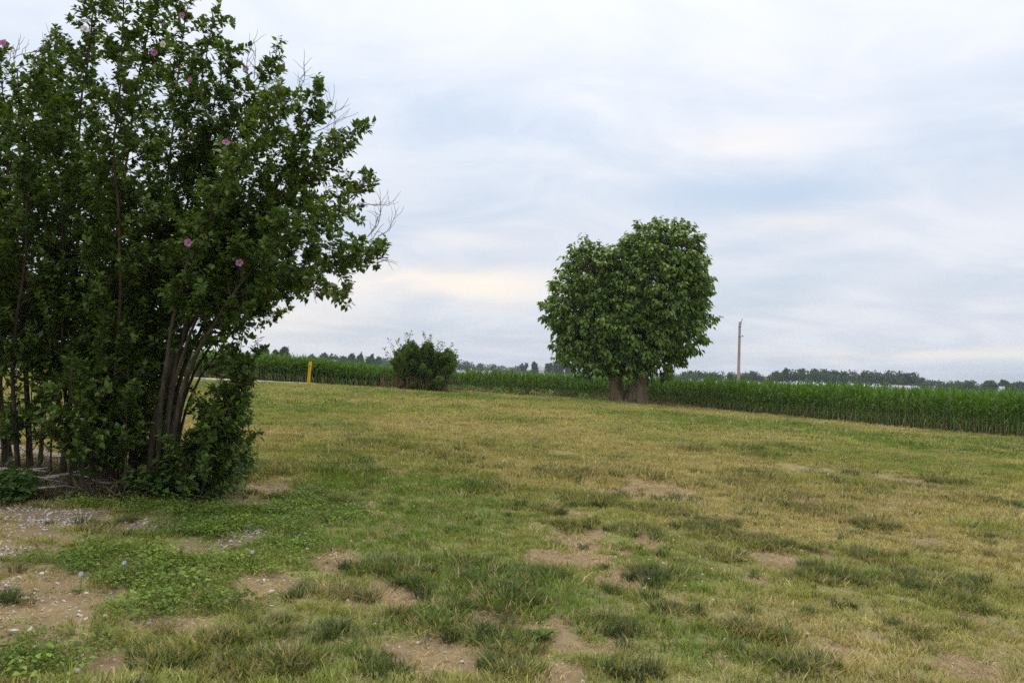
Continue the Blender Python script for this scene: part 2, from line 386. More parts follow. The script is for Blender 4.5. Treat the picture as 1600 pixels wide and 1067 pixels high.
def lawn(x, y):
    """dirt, gravel, weeds, tufts and the tint of the grass at ground points"""
    x = np.asarray(x, float).ravel(); y = np.asarray(y, float).ravel(); r = np.hypot(x, y)
    dirt = pmask(x, y, DIRT, 11); grav = pmask(x, y, GRAV, 12); green = pmask(x, y, GREEN, 13, .9); weed = pmask(x, y, WEED, 14); tuft = pmask(x, y, TUFT, 15, .7); weed = weed * (1 - .75 * np.clip(dirt, 0, 1)) * (.25 + .75 * sstep(fbm(x * 1.7, y * 1.7, 63, 4), .36, .52))
    n1 = fbm(x * .55, y * .55, 21, 4); n2 = fbm(x * 2.3, y * 2.3, 22, 4); n3 = fbm(x * .13, y * .16, 23, 3)
    dirt = np.maximum(dirt, sstep(fbm(x * 1.45, y * 1.45, 24, 4, .55), .65 + .04 * sstep(r, 7, 12), .74 + .04 * sstep(r, 7, 12)) * .85 * (1 - sstep(r, 14, 24)))
    grav = np.clip(grav - .0, 0, 1); dirt = np.clip(dirt * (1 - grav), 0, 1) * (1 - .45 * weed)
    tuft = np.maximum(tuft, sstep(n2 * .6 + n1 * .4, .56, .66) * (.75 - .45 * sstep(r, 9, 20)))
    # dry olive straw to green
    g = np.clip(.43 - .17 * (1 - sstep(r, 8, 18)) + (n1 - .5) * 1.5 + (n3 - .5) * 1.7 + green * .75 + .05 * sstep(r, 9, 16) + .10 * sstep(r, 22, 45) - .25 * sstep(x, -1, 6) * (1 - sstep(r, 24, 32)), 0, 1)
    dry = np.array((.440, .375, .160)); olive = np.array((.300, .318, .088)); grn = np.array((.170, .250, .044))
    k1 = sstep(g, 0, .5)[:, None]; k2 = sstep(g, .45, 1.)[:, None]
    col = (dry * (1 - k1) + olive * k1) * (1 - k2) + grn * k2
    return dict(dirt=dirt, grav=grav, weed=weed, tuft=tuft, g=g, col=col, n2=n2, green=green)

# ------------------------------------------------------------------ corn field outline
CORN_EDGE = np.array([(-75, 34.), (-40, 41), (-24, 45.5), (-15.6, 50), (-14.1, 57), (-10.6, 67), (-4.9, 63), (6.3, 54), (10.8, 49.6), (15, 38), (19.4, 31), (23.5, 24.5), (30, 14), (40, -4)])
def corn_edge_y(x): return np.interp(x, CORN_EDGE[:, 0], CORN_EDGE[:, 1])

# ------------------------------------------------------------------ ground sheet
def axis_coords(lo, hi, step, far, grow=1.11):
    c = list(np.arange(lo, hi + 1e-6, step)); s = step
    while c[-1] < far: s *= grow; c.append(c[-1] + s)
    s = step
    while c[0] > -far: s *= grow; c.insert(0, c[0] - s)
    return np.array(c)
def build_ground():
    xs = axis_coords(-9, 10, .075, 1500); ys = axis_coords(2.5, 15, .075, 1500)
    X, Y = np.meshgrid(xs, ys); nx, ny = len(xs), len(ys); x = X.ravel(); y = Y.ravel()
    L = lawn(x, y)
    z = gz(x, y) - .02 * L['dirt'] + .015 * L['tuft']
    i = np.arange(nx * ny).reshape(ny, nx)
    a, b, c, d = i[:-1, :-1].ravel(), i[:-1, 1:].ravel(), i[1:, 1:].ravel(), i[1:, :-1].ravel()
    f = np.concatenate([np.stack([a, b, c], 1), np.stack([a, c, d], 1)])
    me = tri_mesh('ground', np.stack([x, y, z], 1), f, True)
    field = ((y > corn_edge_y(x)) & (np.hypot(x, y) < 150)).astype(float)
    cov = np.stack([np.maximum(L['dirt'], field), L['grav'], L['g'], np.ones_like(x)], 1).astype(np.float32)
    far = sstep(np.hypot(x, y), 120, 200)[:, None]
    tint = L['col'] * (1 - far) + np.array((.085, .125, .035)) * far
    tint = np.hstack([tint, np.ones((len(x), 1))]).astype(np.float32)
    for nm, arr in (('cover', cov), ('grass_tint', tint)):
        at_ = me.attributes.new(nm, 'FLOAT_COLOR', 'POINT'); at_.data.foreach_set('color', arr.ravel())
    o = link('ground', me, M['ground'])
    tag(o, 'patchy dry lawn falling gently towards the corn field', kind='structure')
build_ground()

def strip(name, pts, widths, m, lift=.03, label=None):
    pts = np.asarray(pts, float); t = unit(np.gradient(pts, axis=0)); nn = np.stack([-t[:, 1], t[:, 0]], 1)
    mb = MB(); k = 9; rows = []
    for p, n, w in zip(pts, nn, widths):
        s = np.linspace(-.5, .5, k)
        q = p[None] + n[None] * (s[:, None] * w * (1 + .12 * (rng.random() - .5)))
        rows.append(np.stack([q[:, 0], q[:, 1], gz(q[:, 0], q[:, 1]) + lift - (lift + .1) * (np.abs(s) > .49)], 1))
    v = np.concatenate(rows); f = []
    for i in range(len(pts) - 1):
        for j in range(k - 1):
            a = i * k + j; f += [(a, a + 1, a + k + 1), (a, a + k + 1, a + k)]
    o = link(name, tri_mesh(name, v, f, True), m); tag(o, label, kind='structure')
    return o
def resample(pts, step):
    pts = np.asarray(pts, float); d = np.concatenate([[0], np.cumsum(np.linalg.norm(np.diff(pts, axis=0), axis=1))])
    s = np.arange(0, d[-1], step)
    return np.stack([np.interp(s, d, pts[:, k]) for k in range(pts.shape[1])], 1)
lane = resample([(-11.8, 49.5), (-14, 47.6), (-17, 46), (-24, 42), (-40, 36.5), (-75, 28)], 1.0)
strip('gravel_road', lane, np.interp(np.arange(len(lane)), [0, 5, 60], [.8, 3.5, 5.5]), M['lane_gravel'], .16, 'pale gravel lane behind the lawn, in front of the corn')
_dg = ground_at(105, 716); drive = resample([(_dg.x, _dg.y), (_dg.x - 1.5, _dg.y + .5), (_dg.x - 4, _dg.y + 1.0), (-16, 15), (-40, 20)], .3)
strip('gravel_drive', drive, np.interp(np.arange(len(drive)), [0, 6, 40], [.5, .9, 3]), M['gravel'], .03, 'pale gravel drive showing between the shrub stems')

# ------------------------------------------------------------------ scattering of uncountable growth
def scatter(name, label, cat, protos, pos, rot, scale, idx, tint=None):
    col = bpy.data.collections.new(name + '_kinds')
    for k, me in enumerate(protos):
        o = bpy.data.objects.new('%s_kind_%02d' % (name, k), me); col.objects.link(o)
    n = len(pos); me = bpy.data.meshes.new(name)
    me.vertices.add(n); me.vertices.foreach_set('co', np.asarray(pos, np.float32).ravel())
    def attr(nm, ty, data, key):
        a = me.attributes.new(nm, ty, 'POINT'); a.data.foreach_set(key, np.ascontiguousarray(data).ravel())
    attr('turn', 'FLOAT_VECTOR', np.asarray(rot, np.float32), 'vector')
    sc = np.asarray(scale, np.float32)
    if sc.ndim == 1: sc = np.repeat(sc[:, None], 3, 1)
    attr('size', 'FLOAT_VECTOR', sc, 'vector')
    attr('pick', 'INT', np.asarray(idx, np.int32), 'value')
    if tint is not None: attr('tint', 'FLOAT_COLOR', np.hstack([tint, np.ones((n, 1))]).astype(np.float32), 'color')
    g = bpy.data.node_groups.new(name, 'GeometryNodeTree')
    g.interface.new_socket('Geometry', in_out='INPUT', socket_type='NodeSocketGeometry'); g.interface.new_socket('Geometry', in_out='OUTPUT', socket_type='NodeSocketGeometry')
    gi = g.nodes.new('NodeGroupInput'); go = g.nodes.new('NodeGroupOutput'); iop = g.nodes.new('GeometryNodeInstanceOnPoints')
    ci = g.nodes.new('GeometryNodeCollectionInfo'); ci.inputs['Collection'].default_value = col; ci.inputs['Separate Children'].default_value = True; ci.inputs['Reset Children'].default_value = True
    def na(nm, ty):
        q = g.nodes.new('GeometryNodeInputNamedAttribute'); q.data_type = ty; q.inputs['Name'].default_value = nm
        return q.outputs[0]
    e2r = g.nodes.new('FunctionNodeEulerToRotation'); g.links.new(na('turn', 'FLOAT_VECTOR'), e2r.inputs[0])
    g.links.new(gi.outputs[0], iop.inputs['Points']); g.links.new(ci.outputs[0], iop.inputs['Instance']); iop.inputs['Pick Instance'].default_value = True
    g.links.new(na('pick', 'INT'), iop.inputs['Instance Index']); g.links.new(e2r.outputs[0], iop.inputs['Rotation']); g.links.new(na('size', 'FLOAT_VECTOR'), iop.inputs['Scale'])
    g.links.new(iop.outputs[0], go.inputs[0])
    o = link(name, me); md = o.modifiers.new('scatter', 'NODES'); md.node_group = g
    tag(o, label, cat, kind='stuff')
    return o

def blade_clump(name, n, rad, h0, h1, w, lean, m, flat=0.0, seg=2):
    """n tapering bent blades growing out of a small disc"""
    a = rng.random(n) * 2 * math.pi; rr = rad * np.sqrt(rng.random(n)); base = np.stack([rr * np.cos(a), rr * np.sin(a), np.full(n, -.012)], 1)
    h = h0 + (h1 - h0) * rng.random(n); a2 = a + rng.normal(0, .9, n)
    out = np.stack([np.cos(a2), np.sin(a2), np.zeros(n)], 1); ln = lean * (.3 + 1.1 * rng.random(n)) * (.5 + .7 * rr / rad)
    side = np.stack([-np.sin(a2 + rng.normal(0, .5, n)), np.cos(a2), np.zeros(n)], 1) * (w * (.6 + .8 * rng.random(n)))[:, None] / 2
    V = []; up = np.array((0, 0, 1.))
    T = (0, .5, 1.)
    for tt in T:
        c = base + up * (h * (tt - flat * tt * tt))[:, None] + out * (h * ln * tt ** 1.7)[:, None]
        if tt < 1: V += [c - side * (1 - .25 * tt), c + side * (1 - .25 * tt)]
        else: V += [c]
    v = np.stack(V, 1).reshape(-1, 3)
    f = np.array([(0, 1, 3), (0, 3, 2), (2, 3, 4)])[None] + (np.arange(n) * 5)[:, None, None]
    me = tri_mesh(name, v, f.reshape(-1, 3)); me.materials.append(m)
    return me
def weed_clump(name, n, rad, h, size, m, lobes=1):
    a = rng.random(n) * 2 * math.pi; rr = rad * np.sqrt(rng.random(n)); zz = h * (.25 + .75 * rng.random(n)) * (1 - .5 * (rr / rad) ** 2)
    p = np.stack([rr * np.cos(a), rr * np.sin(a), zz], 1)
    ax = np.stack([np.cos(a + rng.normal(0, 1, n)), np.sin(a + rng.normal(0, 1, n)), rng.normal(.15, .35, n)], 1)
    up = np.stack([rng.normal(0, .35, n), rng.normal(0, .35, n), np.ones(n)], 1)
    s = size * (.6 + .8 * rng.random(n))
    v, f = leaves(p, ax, up, s, s * .75, LEAF_OVATE)
    me = tri_mesh(name, v, f); me.materials.append(m)
    return me

def region(n_per_m2, y0, y1, side=2.0):
    """random ground points of even density in the ground the lens takes in, plus a margin to either side"""
    hw = lambda y: .68 * y + side
    area_pts = int(n_per_m2 * 2 * hw(y1) * (y1 - y0))
    y = y0 + (y1 - y0) * rng.random(area_pts); x = (rng.random(area_pts) * 2 - 1) * hw(y1)
    k = np.abs(x) < hw(y); x, y = x[k], y[k]
    k = y < corn_edge_y(x) - .1
    return x[k], y[k]
def tilt(n, s=.14):
    return np.stack([rng.normal(0, s, n), rng.normal(0, s, n), rng.random(n) * 2 * math.pi], 1)

def on_lane(x, y):
    k = np.zeros(len(x), bool)
    for P, W in ((lane, np.interp(np.arange(len(lane)), [0, 5, 60], [.8, 3.5, 5.5])), (drive, np.interp(np.arange(len(drive)), [0, 6, 40], [.5, .9, 3]))):
        for p, w in zip(P[::2], W[::2]): k |= np.hypot(x - p[0], y - p[1]) < w * .46
    return k

def grow_lawn():
    near = [blade_clump('k', 24, .070, .025, .066, .0056, .85, M['blade'], .1) for _ in range(5)]
    mid = [blade_clump('k', 40, .16, .03, .085, .008, .7, M['blade'], .1) for _ in range(4)]
    far = [blade_clump('k', 46, .38, .03, .09, .020, .7, M['blade'], .1) for _ in range(4)]
    P, S, I, T = [], [], [], []
    for (y0, y1, dens, i0, n0) in ((2.6, 9.5, 560, 0, 5), (9.5, 21, 190, 5, 4), (21, 66, 34, 9, 4)):
        x, y = region(dens, y0, y1); L = lawn(x, y)
        bare = np.maximum(L['dirt'] * 1.25, L['grav'] * 1.35)
        keep = (rng.random(len(x)) > np.clip(bare, 0, .80)) & (rng.random(len(x)) > .30 * L['weed'] * (y < 20)) & ~on_lane(x, y)
        thin = sstep(fbm(x * 3.1, y * 3.1, 44, 3), .3, .6)
        keep &= rng.random(len(x)) < .45 + .55 * thin
        x, y = x[keep], y[keep]; k = len(x); col = L['col'][keep]; tf = L['tuft'][keep]; wd = L['weed'][keep]
        c = col * (1 - .35 * tf[:, None]) * rng.normal(1, .16, (k, 1)).clip(.5, 1.6)
        # single dead clumps among the green and green ones among the dry
        u = rng.random(k); c = np.where((u < .20 + .7 * np.clip(bare[keep], 0, 1))[:, None], np.array((.41, .33, .17)) * rng.normal(1, .12, (k, 1)), c); c = np.where((u > .93)[:, None], np.array((.12, .155, .05)), c)
        c = c * (1 - .5 * wd[:, None]) + np.array((.13, .19, .045)) * .5 * wd[:, None]
        P.append(np.stack([x, y, gz(x, y)], 1)); S.append(rng.normal(1, .22, k).clip(.5, 1.7) * (.8 + .55 * tf) * (1 - .5 * np.clip(bare[keep], 0, 1)))
        I.append(i0 + rng.integers(0, n0, k)); T.append(c)
    P, S, I, T = map(np.concatenate, (P, S, I, T))
    scatter('grass', 'short patchy dry and green lawn grass', 'grass', near + mid + far, P, tilt(len(P)), S, I, T)
    print('grass clumps', len(P))
    # taller dark tufts
    tn = [blade_clump('k', 64, .060, .07, .15, .0056, .95, M['blade'], .25) for _ in range(5)]
    tm = [blade_clump('k', 60, .16, .08, .16, .010, .85, M['blade'], .22) for _ in range(3)]
    P, S, I, T = [], [], [], []
    for (y0, y1, dens, i0, n0) in ((2.6, 10, 135, 0, 5), (10, 26, 30, 5, 3)):
        x, y = region(dens, y0, y1); L = lawn(x, y)
        keep = (rng.random(len(x)) < L['tuft'] ** 1.3 * (1 - L['weed'] * .8) * (1 - .8 * L['grav']) + .015) & ~on_lane(x, y)
        x, y = x[keep], y[keep]; k = len(x)
        c = np.where((rng.random(k) < .72)[:, None], np.array((.088, .120, .044)), np.array((.25, .215, .10))) * rng.normal(1, .2, (k, 1)).clip(.5, 1.6)
        P.append(np.stack([x, y, gz(x, y)], 1)); S.append(rng.normal(.64, .18, k).clip(.35, 1.1) * (1 - .3 * sstep(y, 12, 26))); I.append(i0 + rng.integers(0, n0, k)); T.append(c)
    P, S, I, T = map(np.concatenate, (P, S, I, T))
    scatter('grass_tufts', 'coarse dark green grass tufts standing above the lawn', 'grass', tn + tm, P, tilt(len(P)), S, I, T)
    # low broad-leaved weeds
    wn = [weed_clump('k', 64, .11, .06, .019, M['weed']) for _ in range(4)] + [weed_clump('k', 44, .11, .08, .023, M['weed']) for _ in range(2)]
    x, y = region(230, 2.6, 15, 1.5); L = lawn(x, y)
    keep = (rng.random(len(x)) < L['weed'] * .95 * (1 - .7 * np.clip(L['grav'] + .5 * L['dirt'], 0, 1)) ) & ~on_lane(x, y)
    x, y = x[keep], y[keep]; k = len(x); q = fbm(x * 1.3, y * 1.3, 61, 3)[:, None]
    c = (np.array((.110, .170, .028)) * (1 - q) + np.array((.225, .290, .055)) * q) * rng.normal(1, .18, (k, 1)).clip(.5, 1.5)
    scatter('weeds', 'low broad-leaved green weeds spreading below the shrubs', 'weeds', wn, np.stack([x, y, gz(x, y) + .005], 1), tilt(k, .2), rng.normal(.95, .3, k).clip(.4, 1.8), rng.integers(0, 6, k), c)
    print('weeds', k)
grow_lawn()
def straw_on_soil():
    pr = [blade_clump('k', 18, .10, .02, .06, .0035, 1.9, M['blade'], .9) for _ in range(4)]
    x, y = region(150, 2.6, 14, 1.0); L = lawn(x, y)
    keep = rng.random(len(x)) < np.clip(L['dirt'] * 1.1, 0, .55) * (.25 + .75 * sstep(x, -2.6, -1.2)) + .04
    x, y = x[keep], y[keep]; k = len(x); c = np.array((.40, .315, .175)) * rng.normal(1, .22, (k, 1)).clip(.4, 1.5)
    scatter('straw', 'dead straw strewn over the bare soil', 'straw', pr, np.stack([x, y, gz(x, y) + .004], 1), tilt(k, .08), rng.normal(.9, .3, k).clip(.3, 1.6), rng.integers(0, 4, k), c)
straw_on_soil()

def rock_mesh(name, m, s=1.0, flat=.6):
    t = (1 + 5 ** .5) / 2
    v = unit(np.array([(-1, t, 0), (1, t, 0), (-1, -t, 0), (1, -t, 0), (0, -1, t), (0, 1, t), (0, -1, -t), (0, 1, -t), (t, 0, -1), (t, 0, 1), (-t, 0, -1), (-t, 0, 1)], float))
    f = [(0, 11, 5), (0, 5, 1), (0, 1, 7), (0, 7, 10), (0, 10, 11), (1, 5, 9), (5, 11, 4), (11, 10, 2), (10, 7, 6), (7, 1, 8), (3, 9, 4), (3, 4, 2), (3, 2, 6), (3, 6, 8), (3, 8, 9), (4, 9, 5), (2, 4, 11), (6, 2, 10), (8, 6, 7), (9, 8, 1)]
    v = v * (.7 + .6 * rng.random((12, 1))) * np.array((1.25, .9, flat)) * s
    me = tri_mesh(name, v, f); me.materials.append(m)
    return me
def scatter_pebbles():
    pr = [rock_mesh('k', M['pebble']) for _ in range(5)]
    x, y = region(950, 2.6, 16, 1.5); L = lawn(x, y)
    left = sstep(-x, -.5, 1.5)
    keep = rng.random(len(x)) < L['grav'] * .95 + L['dirt'] * (.015 + .16 * left) * (y < 13)
    x, y = x[keep], y[keep]; k = len(x)
    s = .005 + .009 * rng.random(k) ** 2 + .010 * (rng.random(k) < .04)
    scatter('gravel', 'pale crushed gravel lying on bare soil', 'gravel', pr, np.stack([x, y, gz(x, y) - .02 * L['dirt'][keep] + s * .3], 1), np.stack([rng.normal(0, .4, k), rng.normal(0, .4, k), rng.random(k) * 6.3], 1), s, rng.integers(0, 5, k))
    print('pebbles', k)
scatter_pebbles()
def scatter_clover():
    n = 30; a = rng.normal(0, 1, (n, 3)); a = unit(a); a[:, 2] = np.abs(a[:, 2]) * .9
    v, f = leaves(a * .003, a, rng.normal(0, 1, (n, 3)), np.full(n, .010), np.full(n, .005), LEAF_QUAD)
    v[:, 2] += .075; me = tri_mesh('k', v, f); me.materials.append(M['clover'])
    x, y = region(5, 2.6, 22, .5); L = lawn(x, y); w = fbm(x * .8, y * .8, 71, 3)
    keep = (rng.random(len(x)) < sstep(w, .45, .7)) & (L['dirt'] < .4) & (L['grav'] < .3)
    x, y = x[keep], y[keep]; k = len(x)
    scatter('clover_flowers', 'tiny white clover heads dotted over the lawn', 'flowers', [me], np.stack([x, y, gz(x, y)], 1), tilt(k), rng.normal(.8, .18, k).clip(.5, 1.2), np.zeros(k))
scatter_clover()

# ------------------------------------------------------------------ rose of Sharon shrubs at the left
def spline(pts, step=.06):
    pts = np.asarray(pts, float)
    if len(pts) > 2:                                   # Catmull-Rom
        P = np.vstack([2 * pts[0] - pts[1], pts, 2 * pts[-1] - pts[-2]]); out = []
        for i in range(1, len(P) - 2):
            t = np.linspace(0, 1, 9)[:-1, None]
            out.append(.5 * (2 * P[i] + (P[i + 1] - P[i - 1]) * t + (2 * P[i - 1] - 5 * P[i] + 4 * P[i + 1] - P[i + 2]) * t ** 2 + (3 * P[i] - P[i - 1] - 3 * P[i + 1] + P[i + 2]) * t ** 3))
        pts = np.vstack(out + [pts[-1:]])
    return resample(pts, step)

class Shrub:
    def __init__(s, name, loc): s.root = empty(name, loc); s.loc = np.array(loc); s.tw = MB(); s.fl = []; s.lp = []; s.la = []; s.lu = []; s.ls = []
    def local(s, p): return np.asarray(p, float) - s.loc
    def put_leaves(s, pts, n, size):
        k = rng.random(n) * (len(pts) - 1.001); i = k.astype(int); fr = (k - i)[:, None]
        p = pts[i] * (1 - fr) + pts[i + 1] * fr; t = unit(pts[i + 1] - pts[i]); rd = unit(rng.normal(0, 1, (n, 3)))
        rd = unit(rd - t * np.sum(rd * t, 1, keepdims=True))
        ax = unit(t * .45 + rd * .9 + np.array((0, 0, .10)))
        s.lp.append(p + rd * .008); s.la.append(ax); s.lu.append(np.array((0, 0, 1.)) + t * .5 + rng.normal(0, .45, (n, 3))); s.ls.append(size * (.42 + .85 * rng.random(n)))
    def shoot(s, p, d, ln, r, level, leafy, size):
        n = max(4, int(ln / .06)); pts = [np.array(p)]; d = np.array(d)
        for k in range(n):
            d = unit(d + np.array((0, 0, .055)) + rng.normal(0, .085, 3)); pts.append(pts[-1] + d * ln / n)
        pts = np.array(pts)
        s.tw.tube(pts, np.linspace(r, r * .35, len(pts)), 3 if level else 4, False)
        s.put_leaves(pts[max(0, int(len(pts) * (.12 if level else .3))):], int(ln * leafy * (1.0 if level else .8)) + 3, size)
        if level == 0:
            for k in range(int(ln * 10)):
                i = int(len(pts) * (.15 + .82 * rng.random())); i = min(i, len(pts) - 2); t = unit(pts[i + 1] - pts[i]); rd = unit(np.cross(t, rng.normal(0, 1, 3)))
                s.shoot(pts[i], unit(t * .75 + rd * .75 + np.array((0, 0, .2))), ln * (.22 + .26 * rng.random()), r * .55, 1, leafy, size)
    def stem(s, path, r0, r1, t0=.2, dens=21, sl=.56, leafy=80, size=.068, bare=False, wob=.05, spread=1.0):
        pts = spline([s.local(p) for p in path]); n = len(pts); pts[1:-1] += np.cumsum(rng.normal(0, wob * .12, (n - 2, 3)), axis=0) * np.linspace(0, 1, n - 2)[:, None]
        mb = MB(); mb.tube(pts, .8 * (r1 + (r0 - r1) * (1 - np.linspace(0, 1, n)) ** 1.35) * (1 + .25 * np.exp(-np.arange(n) * .25)), 8, True, .18)
        link('stem', mb.mesh('stem', True), M['bark'], s.root)
        if bare: return
        L = n * .06
        for k in range(int(L * (1 - t0) * dens)):
            t = t0 + (1 - t0) * (k + rng.random()) / max(1, int(L * (1 - t0) * dens)); i = min(n - 2, int(t * (n - 1))); tg = unit(pts[i + 1] - pts[i]); rd = unit(np.cross(tg, rng.normal(0, 1, 3)))
            fac = (1.0 - .62 * max(0, t - .35) / .65) * (.55 + .75 * rng.random())
            s.shoot(pts[i], unit(tg * .62 + rd * (.85 * spread) + np.array((0, 0, .12))), sl * fac, .0075 * (1.2 - .6 * t), 0, leafy, size)
        s.put_leaves(pts[int(n * .8):], int(L * 10), size)
    def dead(s, p, d, ln, n=5):
        for k in range(n):
            mb = MB(); dd = unit(np.array(d) + rng.normal(0, .22, 3)); q = s.local(p) + rng.normal(0, .06, 3); pts = [q]; l1 = ln * (.5 + .6 * rng.random())
            for i in range(9): dd = unit(dd + rng.normal(0, .17, 3) + np.array((0, 0, .03))); pts.append(pts[-1] + dd * l1 / 9)
            pts = np.array(pts); mb.tube(pts, np.linspace(.0055, .002, 10), 4)
            for j in range(5):
                i = 2 + j; d2 = unit(dd + unit(rng.normal(0, 1, 3)) * .7); sub = pts[i] + d2[None] * np.linspace(0, l1 * .33, 4)[:, None] + np.cumsum(rng.normal(0, .008, (4, 3)), 0)
                mb.tube(sub, np.linspace(.0032, .0014, 4), 3)
            link('dead_twig', mb.mesh('dead_twig'), M['twig_dead'], s.root)
    def finish(s):
        link('twigs', s.tw.mesh('twigs'), M['bark'], s.root)
        P, A, U, S = map(np.concatenate, (s.lp, s.la, s.lu, s.ls))
        v, f = leaves(P, A, U, S, S * .82, LEAF_LOBED)
        link('foliage', tri_mesh('foliage', v, f), M['shrub_leaf'], s.root)
        q = (P + s.loc - np.array((0, 0, EYE))) @ np.array(CM)
        qx = 800 - F * q[:, 0] / q[:, 2]; qy = 533.5 + F * q[:, 1] / q[:, 2]
        for (px, py, kind, size) in s.fl:                # each bloom sits at the tip of the nearest outer leaf shoot
            dd = np.hypot(qx - px, qy - py); near = np.where(dd < max(9, dd.min() + 1))[0]; j = near[np.argmax(q[near, 2])]
            put_flower(s, px, py, Vector(P[j]) + Vector((0, -.08, .01)), kind, size)
        print(s.root.name, 'leaves', len(P))

def flower_mesh(m):
    mb = MB(); n = 5
    for k in range(n):
        a = 2 * math.pi * k / n; T = np.array([(.004, 0, 0), (.018, -.014, .012), (.018, .014, .012), (.040, -.021, .020), (.040, .021, .020), (.048, 0, .017)])
        c, sn = math.cos(a), math.sin(a); v = np.stack([T[:, 0] * c - T[:, 1] * sn, T[:, 0] * sn + T[:, 1] * c, T[:, 2]], 1)
        mb.add(v, [(0, 1, 2), (1, 3, 4), (1, 4, 2), (3, 5, 4)])
    me = mb.mesh('flower'); me.materials.append(m)
    cy = MB(); cy.tube([(0, 0, 0), (0, 0, .012), (0, 0, .030)], [.006, .005, .003], 5)
    return me, cy.mesh('flower_centre')
FLOWER = {k: flower_mesh(M[k]) for k in ('petal', 'petal_white')}
def flower(sh, px, py, d, kind='petal', size=1.0):
    sh.fl.append((px, py, kind, size))
def put_flower(sh, px, py, p, kind, size):
    o = link('flower', FLOWER[kind][0], None, sh.root); o.location = p
    look = (Vector((rng.normal(0, .5), -1, rng.normal(.25, .3)))).normalized()
    o.rotation_euler = look.to_track_quat('Z', 'Y').to_euler(); o.scale = (size * .8,) * 3
    c = link('flower_centre', FLOWER[kind][1], M['eye'], o)

def W(path, d0, dd=0.0):
    """points seen along a stem at depths running from d0 to d0 + dd; the first sits on the ground"""
    out = []; n = len(path)
    for i, (px, py) in enumerate(path):
        p = at(px, py, d0 + dd * i / (n - 1))
        if i == 0: p.z = float(gz(p.x, p.y)) - .05
        out.append(p)
    return np.array(out)

